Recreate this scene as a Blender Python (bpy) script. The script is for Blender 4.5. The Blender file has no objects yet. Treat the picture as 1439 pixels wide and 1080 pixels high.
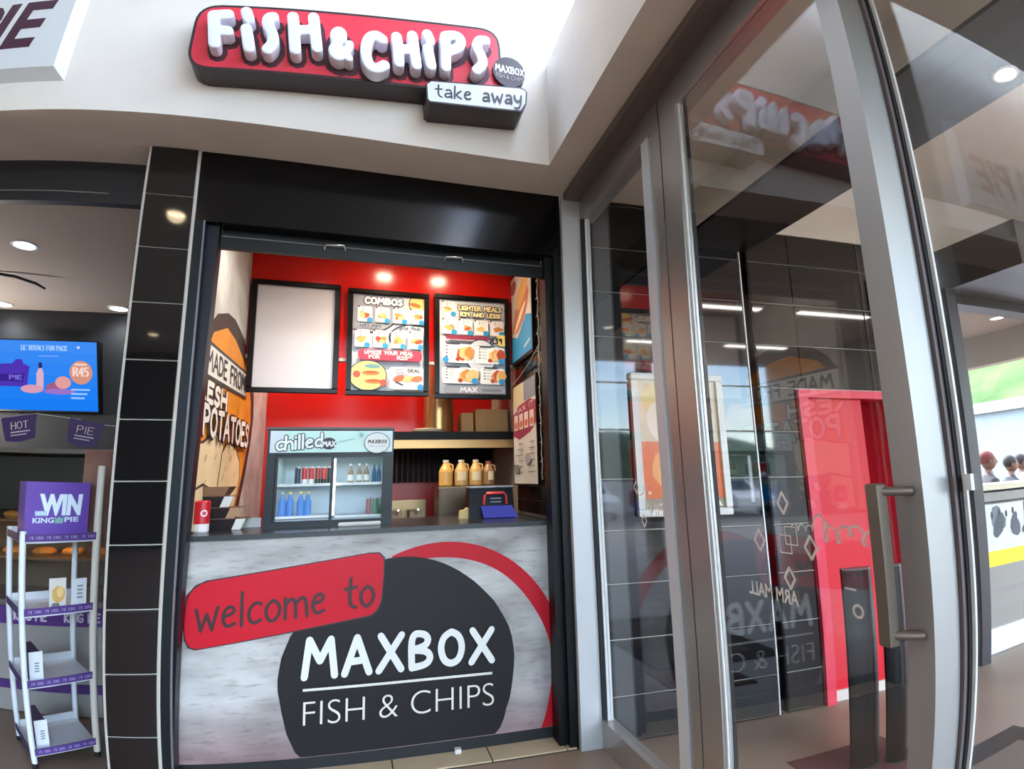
import bpy, bmesh, math, random
from mathutils import Vector, Matrix
random.seed(4)
S = bpy.context.scene
COL = S.collection
PI = math.pi
H = 1.45                                    # eye height of the photographer

# ------------------------------------------------------------------ camera
cd = bpy.data.cameras.new('camera')
cam = bpy.data.objects.new('camera', cd)
COL.objects.link(cam)
cd.type = 'PANO'                            # a phone's ultra-wide lens, with its barrel distortion
cd.panorama_type = 'FISHEYE_LENS_POLYNOMIAL'
cd.sensor_fit = 'HORIZONTAL'
cd.sensor_width = 36.0
cd.sensor_height = 36.0 * 1080 / 1439
q = 36.0 / 1439 * 720                       # radius 1 of the fitted lens curve in sensor millimetres
K = (0.9793, -0.0899, -0.2955, 0.1879)
cd.fisheye_polynomial_k0 = 0.0
cd.fisheye_polynomial_k1 = -K[0] / q
cd.fisheye_polynomial_k2 = -K[1] / q ** 2
cd.fisheye_polynomial_k3 = -K[2] / q ** 3
cd.fisheye_polynomial_k4 = -K[3] / q ** 4
cd.fisheye_fov = math.radians(175)
cd.clip_start = 0.02
cd.clip_end = 2000
cam.matrix_world = Matrix(((0.9654, -0.0278, -0.2593, 0), (-0.2602, -0.1731, -0.9499, 0),
                           (-0.0185, 0.9845, -0.1744, H), (0, 0, 0, 1)))
S.camera = cam

# ------------------------------------------------------------------ sky, sun, exposure
SKY = 2.2
W = bpy.data.worlds.new('sky')
S.world = W
W.use_nodes = True
nt = W.node_tree
bg = nt.nodes['Background']
sk = nt.nodes.new('ShaderNodeTexSky')
sk.sky_type = 'NISHITA'
sk.sun_disc = False
sk.sun_elevation = math.radians(58)
sk.sun_rotation = math.radians(20)
sk.air_density = 1.0
sk.dust_density = 0.6
geo = nt.nodes.new('ShaderNodeTexCoord')
mp = nt.nodes.new('ShaderNodeMapping')
mp.inputs['Scale'].default_value = (1, 1, 3.2)
nz = nt.nodes.new('ShaderNodeTexNoise')
nz.inputs['Scale'].default_value = 3.0
nz.inputs['Detail'].default_value = 8
rp = nt.nodes.new('ShaderNodeValToRGB')
rp.color_ramp.elements[0].position = .47
rp.color_ramp.elements[1].position = .74
mx = nt.nodes.new('ShaderNodeMix')
mx.data_type = 'RGBA'
nt.links.new(geo.outputs['Generated'], mp.inputs['Vector'])
nt.links.new(mp.outputs[0], nz.inputs['Vector'])
nt.links.new(nz.outputs['Fac'], rp.inputs[0])
nt.links.new(rp.outputs[0], mx.inputs[0])
nt.links.new(sk.outputs[0], mx.inputs[6])
mx.inputs[7].default_value = (9, 9.1, 9.2, 1)
nt.links.new(mx.outputs[2], bg.inputs[0])
bg.inputs[1].default_value = SKY
sl = bpy.data.lights.new('sun', 'SUN')
sl.energy = 5.5
sl.angle = math.radians(.6)
sl.color = (1, .96, .9)
so = bpy.data.objects.new('sun', sl)
COL.objects.link(so)
so.rotation_euler = (math.radians(-38), math.radians(8), 0)
S.view_settings.view_transform = 'Standard'
S.view_settings.look = 'None'
S.view_settings.exposure = 0.18
S.view_settings.gamma = 1
S.view_settings.use_curve_mapping = False
S.cycles.use_denoising = True
S.cycles.max_bounces = 10
S.cycles.transparent_max_bounces = 16
S.cycles.sample_clamp_indirect = 8
S.cycles.caustics_reflective = False
S.cycles.caustics_refractive = False

# ------------------------------------------------------------------ materials
def lin(c):
    return tuple(((v / 255) / 12.92 if v / 255 <= .04045 else ((v / 255 + .055) / 1.055) ** 2.4) for v in c) + (1,)
_mats = {}
def P(c, rough=.5, metal=0., spec=.5, noise=0., nscale=8., bump=0., stretch=None, name=None):
    """plain surface; noise = share of brightness variation, bump = fine relief"""
    key = (tuple(c), rough, metal, spec, noise, nscale, bump, stretch)
    if key in _mats: return _mats[key]
    m = bpy.data.materials.new(name or 'paint')
    m.use_nodes = True
    t = m.node_tree
    b = t.nodes['Principled BSDF']
    b.inputs['Base Color'].default_value = lin(c)
    b.inputs['Roughness'].default_value = rough
    b.inputs['Metallic'].default_value = metal
    b.inputs['Specular IOR Level'].default_value = spec
    if noise or bump:
        tc = t.nodes.new('ShaderNodeTexCoord')
        mpn = t.nodes.new('ShaderNodeMapping')
        if stretch: mpn.inputs['Scale'].default_value = stretch
        n = t.nodes.new('ShaderNodeTexNoise')
        n.inputs['Scale'].default_value = nscale
        n.inputs['Detail'].default_value = 6
        t.links.new(tc.outputs['Object'], mpn.inputs[0])
        t.links.new(mpn.outputs[0], n.inputs['Vector'])
        if noise:
            r = t.nodes.new('ShaderNodeMapRange')
            r.inputs['From Min'].default_value = .3
            r.inputs['From Max'].default_value = .7
            r.inputs['To Min'].default_value = 1 - noise
            r.inputs['To Max'].default_value = 1 + noise * .4
            t.links.new(n.outputs['Fac'], r.inputs[0])
            v = t.nodes.new('ShaderNodeMix')
            v.data_type = 'RGBA'
            v.blend_type = 'MULTIPLY'
            v.inputs[0].default_value = 1
            v.inputs[6].default_value = lin(c)
            t.links.new(r.outputs[0], v.inputs[7])
            t.links.new(v.outputs[2], b.inputs['Base Color'])
        if bump:
            bp = t.nodes.new('ShaderNodeBump')
            bp.inputs['Strength'].default_value = bump
            bp.inputs['Distance'].default_value = .01
            t.links.new(n.outputs['Fac'], bp.inputs['Height'])
            t.links.new(bp.outputs[0], b.inputs['Normal'])
    _mats[key] = m
    return m
def E(c, s=1.):
    key = ('E', tuple(c), s)
    if key in _mats: return _mats[key]
    m = bpy.data.materials.new('light_source')
    m.use_nodes = True
    t = m.node_tree
    t.nodes.remove(t.nodes['Principled BSDF'])
    e = t.nodes.new('ShaderNodeEmission')
    e.inputs[0].default_value = lin(c)
    e.inputs[1].default_value = s
    t.links.new(e.outputs[0], t.nodes['Material Output'].inputs[0])
    _mats[key] = m
    return m
def glass(name, f0=.04, tint=(1, 1, 1), rough=0.):
    m = bpy.data.materials.new(name)
    m.use_nodes = True
    t = m.node_tree
    t.nodes.remove(t.nodes['Principled BSDF'])
    g = t.nodes.new('ShaderNodeNewGeometry')
    d = t.nodes.new('ShaderNodeVectorMath'); d.operation = 'DOT_PRODUCT'
    t.links.new(g.outputs['Normal'], d.inputs[0]); t.links.new(g.outputs['Incoming'], d.inputs[1])
    def mth(op, a, b=None):
        n = t.nodes.new('ShaderNodeMath'); n.operation = op
        for i, x in enumerate((a, b)):
            if x is None: continue
            if isinstance(x, (int, float)): n.inputs[i].default_value = x
            else: t.links.new(x, n.inputs[i])
        return n.outputs[0]
    c = mth('SUBTRACT', 1, mth('ABSOLUTE', d.outputs['Value']))
    f = mth('ADD', mth('MULTIPLY', mth('POWER', c, 5), 1 - f0), f0)
    tr = t.nodes.new('ShaderNodeBsdfTransparent'); tr.inputs[0].default_value = (*tint, 1)
    gl = t.nodes.new('ShaderNodeBsdfGlossy'); gl.inputs['Roughness'].default_value = rough
    ms = t.nodes.new('ShaderNodeMixShader')
    t.links.new(f, ms.inputs[0]); t.links.new(tr.outputs[0], ms.inputs[1]); t.links.new(gl.outputs[0], ms.inputs[2])
    t.links.new(ms.outputs[0], t.nodes['Material Output'].inputs[0])
    return m
GLASS = glass('window_glass', .058, (.97, .98, .975))
CLEAR = glass('clear_glass', .03, (.98, .99, .99))
PLASTER = P((232, 224, 212), .85, noise=.05, nscale=3, bump=.05, name='plaster')
TILE = P((15, 15, 18), .04, spec=.75, name='black_tile')
GROUT = P((196, 190, 178), .9, name='grout')
BLACK = P((11, 11, 13), .4, spec=.25, name='black_paint')
BLACKG = P((9, 9, 11), .16, spec=.3, name='black_gloss')
ALU = P((186, 180, 172), .36, .85, name='anodised_frame')
ALUL = P((205, 205, 205), .35, .2, name='light_frame')
RUBBER = P((20, 20, 22), .6, name='rubber')
WHITE = P((235, 235, 235), .4, name='white')
STEEL = P((170, 168, 162), .3, .9, name='steel')
RED = P((214, 22, 14), .19, name='red_gloss')
KRAFT = P((196, 158, 104), .8, noise=.1, name='cardboard')
PURPLE = P((84, 52, 140), .5, name='purple')

# ------------------------------------------------------------------ mesh helpers
WP = {}
def link(o):
    COL.objects.link(o); return o
def T(o, label=None, cat=None, group=None, kind=None):
    if label: o['label'] = label
    if cat: o['category'] = cat
    if group: o['group'] = group
    if kind: o['kind'] = kind
    return o
def empty(name, loc, label=None, cat=None, group=None, kind=None):
    o = link(bpy.data.objects.new(name, None))
    o.location = loc
    o.empty_display_size = .1
    WP[o.name] = Vector(loc)
    return T(o, label, cat, group, kind)
def copy_tree(o, dloc, parent=None):
    c = o.copy(); link(c)
    if parent is not None:
        c.parent = parent
        c.matrix_parent_inverse = o.matrix_parent_inverse
        WP[c.name] = WP[parent.name]
    else:
        c.location = Vector(o.location) + Vector(dloc)
        WP[c.name] = Vector(c.location)
    for ch in [x for x in bpy.data.objects if x.parent == o and x is not c]:
        copy_tree(ch, dloc, c)
    return c
class MB:
    def __init__(s):
        s.v = []; s.f = []; s.m = []; s.mats = []; s.sm = []
    def mi(s, m):
        if m not in s.mats: s.mats.append(m)
        return s.mats.index(m)
    def face(s, pts, m, smooth=False):
        i = len(s.v)
        s.v += [tuple(p) for p in pts]
        s.f.append(tuple(range(i, i + len(pts)))); s.m.append(s.mi(m)); s.sm.append(smooth)
    def add(s, vs, fs, m, smooth=False):
        i = len(s.v); k = s.mi(m)
        s.v += [tuple(p) for p in vs]
        for f in fs:
            s.f.append(tuple(i + j for j in f)); s.m.append(k); s.sm.append(smooth)
        return s
    def box(s, x0, x1, y0, y1, z0, z1, m, ch=0.):
        if ch:
            vs = []
            for z, e in ((z0, ch), (z0 + ch, 0), (z1 - ch, 0), (z1, ch)):
                vs += [(x0 + e + ch * (e == 0) * 0, y0 + e, z), (x1 - e, y0 + e, z), (x1 - e, y1 - e, z), (x0 + e, y1 - e, z)]
            fs = [(3, 2, 1, 0), (12, 13, 14, 15)]
            for k in range(3):
                for j in range(4):
                    fs.append((4 * k + j, 4 * k + (j + 1) % 4, 4 * k + 4 + (j + 1) % 4, 4 * k + 4 + j))
            return s.add(vs, fs, m)
        vs = [(x, y, z) for z in (z0, z1) for x, y in ((x0, y0), (x1, y0), (x1, y1), (x0, y1))]
        return s.add(vs, [(3, 2, 1, 0), (4, 5, 6, 7), (0, 1, 5, 4), (1, 2, 6, 5), (2, 3, 7, 6), (3, 0, 4, 7)], m)
    def prism(s, poly, vec, m, mcap=None, smooth=False):
        n = len(poly); v = Vector(vec)
        a = [Vector(p) for p in poly]
        s.add(a + [p + v for p in a], [(i, (i + 1) % n, n + (i + 1) % n, n + i) for i in range(n)], m, smooth)
        s.face(a, mcap or m); s.face([p + v for p in reversed(a)], m)
        return s
    def hexa(s, lo, hi, m):
        """lo, hi: 4 points each, same winding"""
        return s.add(list(lo) + list(hi), [(3, 2, 1, 0), (4, 5, 6, 7), (0, 1, 5, 4), (1, 2, 6, 5), (2, 3, 7, 6), (3, 0, 4, 7)], m)
    def tube(s, path, r, m, n=8, closed=False):
        path = [Vector(p) for p in path]
        rs = r if isinstance(r, (list, tuple)) else [r] * len(path)
        vs = []; up = Vector((0, 0, 1))
        for i, p in enumerate(path):
            d = (path[min(i + 1, len(path) - 1)] - path[max(i - 1, 0)]).normalized()
            a = d.cross(up if abs(d.z) < .9 else Vector((1, 0, 0))).normalized()
            b = d.cross(a)
            vs += [p + rs[i] * (a * math.cos(2 * PI * k / n) + b * math.sin(2 * PI * k / n)) for k in range(n)]
        fs = [(n * i + k, n * i + (k + 1) % n, n * i + n + (k + 1) % n, n * i + n + k) for i in range(len(path) - 1) for k in range(n)]
        s.add(vs, fs, m, True)
        s.face(vs[:n], m); s.face(vs[-n:][::-1], m)
        return s
    def lathe(s, prof, c, m, n=20, smooth=True, axis='z'):
        """prof: (radius, height) list or (radius, height, material)"""
        rings = []
        for pr in prof:
            r, h = pr[0], pr[1]
            ring = []
            for k in range(n):
                a = 2 * PI * k / n
                if axis == 'z': ring.append((c[0] + r * math.cos(a), c[1] + r * math.sin(a), c[2] + h))
                elif axis == 'y': ring.append((c[0] + r * math.cos(a), c[1] + h, c[2] + r * math.sin(a)))
                else: ring.append((c[0] + h, c[1] + r * math.cos(a), c[2] + r * math.sin(a)))
            rings.append(ring)
        for i in range(len(rings) - 1):
            mm = prof[i][2] if len(prof[i]) > 2 else m
            s.add(rings[i] + rings[i + 1], [(k, (k + 1) % n, n + (k + 1) % n, n + k) for k in range(n)], mm, smooth)
        if prof[0][0] > 1e-5: s.face(rings[0][::-1], prof[0][2] if len(prof[0]) > 2 else m)
        if prof[-1][0] > 1e-5: s.face(rings[-1], prof[-1][2] if len(prof[-1]) > 2 else m)
        return s
    def ball(s, c, r, m, n=12, k=8):
        rx, ry, rz = r if isinstance(r, (tuple, list)) else (r, r, r)
        vs = []; fs = []
        for i in range(k + 1):
            a = PI * i / k
            for j in range(n):
                b = 2 * PI * j / n
                vs.append((c[0] + rx * math.sin(a) * math.cos(b), c[1] + ry * math.sin(a) * math.sin(b), c[2] + rz * math.cos(a)))
        for i in range(k):
            for j in range(n):
                fs.append((n * i + j, n * i + n + j, n * i + n + (j + 1) % n, n * i + (j + 1) % n))
        return s.add(vs, fs, m, True)
    def build(s, name, parent=None, label=None, cat=None, group=None, kind=None, merge=False):
        me = bpy.data.meshes.new(name)
        if parent is not None: org = WP[parent.name]
        else:
            xs = [v[0] for v in s.v]; ys = [v[1] for v in s.v]
            org = Vector(((min(xs) + max(xs)) / 2, (min(ys) + max(ys)) / 2, min(v[2] for v in s.v)))
        me.from_pydata([(v[0] - org[0], v[1] - org[1], v[2] - org[2]) for v in s.v], [], s.f)
        for m in s.mats: me.materials.append(m)
        me.polygons.foreach_set('material_index', s.m)
        me.polygons.foreach_set('use_smooth', s.sm)
        if merge:
            b = bmesh.new(); b.from_mesh(me)
            bmesh.ops.remove_doubles(b, verts=b.verts, dist=1e-5)
            bmesh.ops.recalc_face_normals(b, faces=b.faces)
            b.to_mesh(me); b.free()
        me.update()
        o = link(bpy.data.objects.new(name, me))
        WP[o.name] = Vector(org)
        if parent is not None: o.parent = parent
        else: o.location = org
        return T(o, label, cat, group, kind)
def bx(name, x0, x1, y0, y1, z0, z1, m, parent=None, ch=0., **k):
    return MB().box(x0, x1, y0, y1, z0, z1, m, ch).build(name, parent, **k)

# ------------------------------------------------------------------ lettering and flat print
_ft = {}
def font_mesh(txt, off=0., shear=0.):
    key = (txt, off, shear)
    if key not in _ft:
        c = bpy.data.curves.new('lettering', 'FONT')
        c.body = txt; c.size = 1; c.offset = off; c.shear = shear; c.resolution_u = 8 if off < 0 else 3
        o = bpy.data.objects.new('lettering', c)
        me = o.to_mesh()
        vs = [(v.co.x, v.co.y) for v in me.vertices]; fs = [tuple(p.vertices) for p in me.polygons]
        o.to_mesh_clear()
        bpy.data.objects.remove(o); bpy.data.curves.remove(c)
        _ft[key] = (vs, fs)
    return _ft[key]
G = {  # hand-drawn letters: width and strokes in a box one unit high
 'A': (.75, [[(0, 0), (.36, 1), (.75, 0)], [(.14, .33), (.62, .36)]]),
 'B': (.66, [[(.04, 0), (0, 1), (.42, 1), (.58, .82), (.48, .62), (.05, .52)], [(.05, .52), (.5, .48), (.66, .28), (.52, .06), (.04, 0)]]),
 'C': (.66, [[(.64, .84), (.42, 1), (.18, .9), (0, .5), (.12, .12), (.36, 0), (.66, .14)]]),
 'D': (.68, [[(0, 0), (0, 1), (.35, .98), (.62, .75), (.68, .45), (.5, .1), (0, 0)]]),
 'E': (.55, [[(.55, 1), (0, .98), (.02, 0), (.55, .02)], [(0, .52), (.45, .54)]]),
 'F': (.55, [[(.55, 1), (0, .98), (.03, 0)], [(0, .52), (.45, .55)]]),
 'G': (.7, [[(.66, .84), (.42, 1), (.15, .88), (0, .5), (.12, .12), (.38, 0), (.66, .12), (.68, .45), (.4, .45)]]),
 'H': (.66, [[(0, 1), (.02, 0)], [(.64, 1), (.66, 0)], [(0, .5), (.66, .54)]]),
 'I': (.1, [[(.05, 0), (.05, 1)]]),
 'K': (.62, [[(0, 1), (.02, 0)], [(.6, 1), (.05, .48), (.62, 0)]]),
 'L': (.5, [[(0, 1), (.03, .02), (.5, 0)]]),
 'M': (.9, [[(0, 0), (.12, 1), (.45, .42), (.76, 1), (.9, 0)]]),
 'N': (.7, [[(0, 0), (.04, 1), (.64, .02), (.7, 1)]]),
 'O': (.74, [[(.37, 1), (.1, .86), (0, .5), (.12, .12), (.38, 0), (.64, .14), (.74, .52), (.62, .88), (.37, 1)]]),
 'P': (.6, [[(.03, 0), (0, 1), (.42, .98), (.6, .78), (.5, .55), (.04, .46)]]),
 'R': (.64, [[(.02, 0), (0, 1), (.42, .98), (.58, .78), (.46, .56), (.04, .48)], [(.3, .5), (.64, 0)]]),
 'S': (.56, [[(.54, .88), (.3, 1), (.06, .84), (.1, .62), (.46, .42), (.54, .2), (.32, 0), (0, .1)]]),
 'T': (.66, [[(0, .96), (.66, 1)], [(.33, .98), (.34, 0)]]),
 'U': (.66, [[(0, 1), (.03, .25), (.3, 0), (.58, .2), (.66, 1)]]),
 'V': (.7, [[(0, 1), (.34, 0), (.7, 1)]]),
 'W': (.95, [[(0, 1), (.22, 0), (.46, .7), (.7, 0), (.95, 1)]]),
 'X': (.7, [[(0, 0), (.7, 1)], [(.04, 1), (.7, 0)]]),
 'Y': (.66, [[(0, 1), (.33, .5), (.66, 1)], [(.33, .5), (.3, 0)]]),
 'Z': (.6, [[(0, 1), (.6, .98), (0, .03), (.6, 0)]]),
 '0': (.6, [[(.3, 1), (.05, .75), (.05, .25), (.3, 0), (.55, .25), (.55, .75), (.3, 1)]]),
 '2': (.56, [[(0, .8), (.25, 1), (.52, .75), (0, .02), (.56, 0)]]),
 '3': (.54, [[(0, .94), (.5, .98), (.2, .58), (.5, .4), (.4, .06), (0, .04)]]),
 '4': (.6, [[(.42, 0), (.42, 1), (0, .32), (.6, .34)]]),
 '5': (.54, [[(.52, 1), (.06, .98), (.04, .58), (.4, .58), (.52, .3), (.35, .02), (0, .04)]]),
 '9': (.54, [[(.5, .7), (.25, .5), (.04, .74), (.25, 1), (.5, .8), (.42, 0)]]),
 '!': (.1, [[(.05, 1), (.05, .35)], [(.05, .06), (.05, .03)]]),
 '&': (.75, [[(.75, .02), (.14, .74), (.3, 1), (.5, .78), (.05, .28), (.2, 0), (.5, .08), (.72, .42)]]),
 ' ': (.4, []), "'": (.1, [[(.05, 1), (.05, .8)]]),
 'a': (.46, [[(.1, .62), (.3, .7), (.42, .55), (.44, 0)], [(.42, .35), (.12, .36), (.02, .16), (.16, 0), (.42, .16)]]),
 'c': (.42, [[(.42, .6), (.25, .68), (.05, .48), (.04, .18), (.22, 0), (.42, .1)]]),
 'd': (.46, [[(.42, 1.02), (.44, 0)], [(.42, .5), (.2, .62), (.02, .35), (.14, .02), (.42, .14)]]),
 'e': (.44, [[(.04, .34), (.42, .44), (.32, .66), (.12, .6), (.02, .3), (.16, 0), (.42, .1)]]),
 'g': (.46, [[(.42, .56), (.2, .66), (.02, .36), (.16, .06), (.42, .2)], [(.42, .62), (.42, -.2), (.2, -.34), (.02, -.24)]]),
 'h': (.44, [[(.03, 1.02), (0, 0)], [(.02, .45), (.26, .66), (.42, .5), (.44, 0)]]),
 'i': (.1, [[(.05, .62), (.06, 0)], [(.05, .9), (.05, .87)]]),
 'k': (.42, [[(.02, 1.02), (0, 0)], [(.4, .64), (.04, .3), (.42, 0)]]),
 'l': (.1, [[(.04, 1.04), (.06, 0)]]),
 'm': (.72, [[(0, .66), (.03, 0)], [(.02, .45), (.2, .66), (.34, .5), (.36, 0)], [(.35, .45), (.54, .66), (.68, .5), (.72, 0)]]),
 'n': (.42, [[(0, .66), (.02, 0)], [(.02, .45), (.24, .66), (.4, .5), (.42, 0)]]),
 'o': (.5, [[(.25, .66), (.06, .52), (.02, .28), (.14, .02), (.32, 0), (.48, .24), (.44, .52), (.25, .66)]]),
 'p': (.46, [[(.02, .66), (.02, -.3)], [(.02, .5), (.28, .66), (.46, .4), (.3, .02), (.02, .12)]]),
 'r': (.34, [[(0, .66), (.02, 0)], [(.02, .42), (.18, .62), (.34, .6)]]),
 's': (.36, [[(.34, .6), (.16, .66), (.05, .5), (.32, .22), (.2, 0), (0, .06)]]),
 't': (.38, [[(.18, 1), (.16, .12), (.38, .02)], [(0, .66), (.38, .68)]]),
 'u': (.44, [[(0, .66), (.04, .1), (.22, 0), (.42, .2)], [(.42, .66), (.44, 0)]]),
 'w': (.66, [[(0, .68), (.16, 0), (.33, .5), (.5, 0), (.66, .68)]]),
 'y': (.44, [[(0, .66), (.05, .3), (.24, .2), (.4, .34)], [(.44, .66), (.4, -.1), (.2, -.34), (0, -.28)]]),
}
def chaikin(p, it=2):
    for _ in range(it):
        if len(p) < 3: return p
        o = [p[0]]
        for i in range(len(p) - 1):
            (a, b), (c, d) = p[i], p[i + 1]
            if i > 0: o.append((a * .75 + c * .25, b * .75 + d * .25))
            if i < len(p) - 2: o.append((a * .25 + c * .75, b * .25 + d * .75))
        p = o + [p[-1]]
    return p
ROUND = set('BCDGOPRSU&023589acdeghkmnopstuy')
class Print:
    """flat print on a surface: mapf(a, b, h) -> point, h = height above the surface"""
    def __init__(s, mapf, step=.0002, base=.0004):
        s.mb = MB(); s.f = mapf; s.h = base; s.step = step
    def up(s):
        s.h += s.step
    def poly(s, pts, m):
        s.up(); s.mb.face([s.f(a, b, s.h) for a, b in pts], m)
    def rect(s, a0, a1, b0, b1, m, r=0.):
        if not r: return s.poly([(a0, b0), (a1, b0), (a1, b1), (a0, b1)], m)
        pts = []
        for cx, cy, t in ((a1 - r, b0 + r, -90), (a1 - r, b1 - r, 0), (a0 + r, b1 - r, 90), (a0 + r, b0 + r, 180)):
            for k in range(4):
                t2 = math.radians(t + 30 * k); pts.append((cx + r * math.cos(t2), cy + r * math.sin(t2)))
        s.poly(pts, m)
    def ell(s, c, r, m, n=20, rot=0., wob=0., seed=0):
        rx, ry = r if isinstance(r, (tuple, list)) else (r, r)
        rn = random.Random(seed); pts = []
        for k in range(n):
            t = 2 * PI * k / n; w = 1 + wob * (rn.random() - .5)
            x, y = rx * w * math.cos(t), ry * w * math.sin(t)
            pts.append((c[0] + x * math.cos(rot) - y * math.sin(rot), c[1] + x * math.sin(rot) + y * math.cos(rot)))
        s.poly(pts, m)
    def ring(s, c, r0, r1, m, n=28):
        s.up()
        for k in range(n):
            t, u = 2 * PI * k / n, 2 * PI * (k + 1) / n
            s.mb.face([s.f(c[0] + r * math.cos(x), c[1] + r * math.sin(x), s.h) for r, x in ((r0, t), (r1, t), (r1, u), (r0, u))], m)
    def stroke(s, path, w, m, caps=True, jn=8):
        r = w / 2
        for i in range(len(path) - 1):
            (x0, y0), (x1, y1) = path[i], path[i + 1]
            d = math.hypot(x1 - x0, y1 - y0) or 1e-6
            nx, ny = -(y1 - y0) / d * r, (x1 - x0) / d * r
            s.h += s.step * .12
            s.mb.face([s.f(a, b, s.h) for a, b in ((x0 + nx, y0 + ny), (x0 - nx, y0 - ny), (x1 - nx, y1 - ny), (x1 + nx, y1 + ny))], m)
        if caps:
            for x, y in path:
                s.h += s.step * .12
                s.mb.face([s.f(x + r * math.cos(2 * PI * k / jn), y + r * math.sin(2 * PI * k / jn), s.h) for k in range(jn)], m)
    @staticmethod
    def bil(q, u, v):
        return tuple((q[0][i] * (1 - u) + q[1][i] * u) * (1 - v) + (q[3][i] * (1 - u) + q[2][i] * u) * v for i in (0, 1))
    @staticmethod
    def rq(a0, a1, b0, b1):
        return ((a0, b0), (a1, b0), (a1, b1), (a0, b1))
    def stext(s, txt, quad, w, m, gap=.2, outline=None, ow=0., jit=0., smooth=False):
        W_ = sum(G[c][0] for c in txt) + gap * (len(txt) - 1)
        def run(mm, ww):
            x = 0; rn = random.Random(len(txt))
            for c in txt:
                dy = (rn.random() - .5) * jit
                for st in G[c][1]:
                    if smooth and c in ROUND: st = chaikin(st)
                    s.stroke([s.bil(quad, (x + a) / W_, b + dy) for a, b in st], ww, mm)
                x += G[c][0] + gap
        s.up()
        if outline: run(outline, w + ow); s.up()
        run(m, w)
    def ftext(s, txt, quad, m, off=0., shear=0.):
        vs, fs = font_mesh(txt, off, shear)
        x0 = min(v[0] for v in vs); x1 = max(v[0] for v in vs); y0 = min(v[1] for v in vs); y1 = max(v[1] for v in vs)
        s.up()
        s.mb.add([s.f(*s.bil(quad, (a - x0) / (x1 - x0), (b - y0) / (y1 - y0)), s.h) for a, b in vs], fs, m)
    def build(s, name, parent=None, **k):
        return s.mb.build(name, parent, **k)
def XZ(y):                      # facing the street
    return lambda a, b, h: (a, y - h, b)
def YZ(x, sgn):                 # on a side wall, facing sgn x
    return lambda a, b, h: (x + sgn * h, a, b)

# ------------------------------------------------------------------ THE SETTING
D = 3.04                                    # plane of the pillar and of the tiled wall
FLOOR = P((150, 128, 110), .45, noise=.12, nscale=2.2, name='floor_stone')
fl = MB().box(-60, 14, -9, D, -.12, 0, FLOOR).box(-12, 14, D, 9, -.12, 0, P((120, 100, 86), .4, noise=.1, nscale=2, name='indoor_floor'))
fl.build('floor', label='brownish stone floor of the covered walkway and entrance', cat='floor', kind='structure')
asph = P((110, 108, 104), .9, noise=.2, nscale=.4, name='asphalt')
MB().box(-150, 250, -190, 180, -.3, -.13, asph).build('floor', label='asphalt car park around the covered walkway', cat='ground', kind='structure')

# front bulkhead over the shops
MB().box(-6, 1.0, 2.74, 3.26, 3.27, 6.5, PLASTER).box(1.0, 12, 2.74, D, 3.93, 6.5, PLASTER)\
    .box(-60, -6, 2.74, 3.26, 0, 6.5, PLASTER).build('wall_front', label='white plastered bulkhead wall above the shop fronts', cat='wall', kind='structure')
# beam over the glass screen
MB().box(1.0, 1.19, -3.3, 2.74, 3.27, 3.93, PLASTER).box(1.0, 1.19, 2.74, 3.26, 3.27, 3.93, PLASTER).build('wall_side', label='white plastered beam running out from the corner above the glass screen', cat='wall', kind='structure')
# entrance ceilings
ce = MB().box(1.30, 2.0, -3.3, D + .04, 3.27, 3.45, PLASTER).box(2.55, 14, -3.3, D, 3.69, 3.93, PLASTER).box(1.19, 2.55, -3.3, D + .04, 3.45, 3.93, PLASTER)
ce.build('ceiling', label='pale plastered ceiling of the entrance behind the glass', cat='ceiling', kind='structure')
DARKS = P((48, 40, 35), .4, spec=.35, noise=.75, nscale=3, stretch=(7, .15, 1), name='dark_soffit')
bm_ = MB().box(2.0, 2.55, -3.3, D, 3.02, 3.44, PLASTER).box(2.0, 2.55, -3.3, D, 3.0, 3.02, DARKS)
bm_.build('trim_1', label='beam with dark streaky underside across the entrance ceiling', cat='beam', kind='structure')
bx('wall_upper', 2.55, 14, D, 3.2, 3.17, 3.93, PLASTER, label='white wall strip above the black tiled wall indoors', cat='wall', kind='structure')

# walkway canopy over the photographer, with a slot of open sky in front of the shops
CAN = P((214, 208, 198), .8, name='canopy')
MB().box(-60, .99, -9, 2.3, 4.78, 4.95, CAN).build('ceiling', label='pale canopy over the walkway before the shops', cat='ceiling', kind='structure')
for x, y in ((5.22, -3.2), (-3.5, -6.6)):
    bx('trim_2', x - .12, x + .12, y - .12, y + .12, 0, 3.69 if x > 0 else 4.78, P((150, 140, 130), .8, name='column'), label='square column carrying the canopy edge' if x > 0 else 'square column carrying the walkway canopy', cat='column', kind='structure')
bx('wall_opposite', -60, -3.6, -9.3, -9.0, 0, 4.95, P((120, 112, 104), .8, name='far_render'), label='plain wall on the other side of the walkway', cat='wall', kind='structure')
bx('wall_outer', 8.0, 8.2, -3.2, 1.0, 0, 3.69, PLASTER, label='plain wall closing the far side of the entrance', cat='wall', kind='structure')

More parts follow.
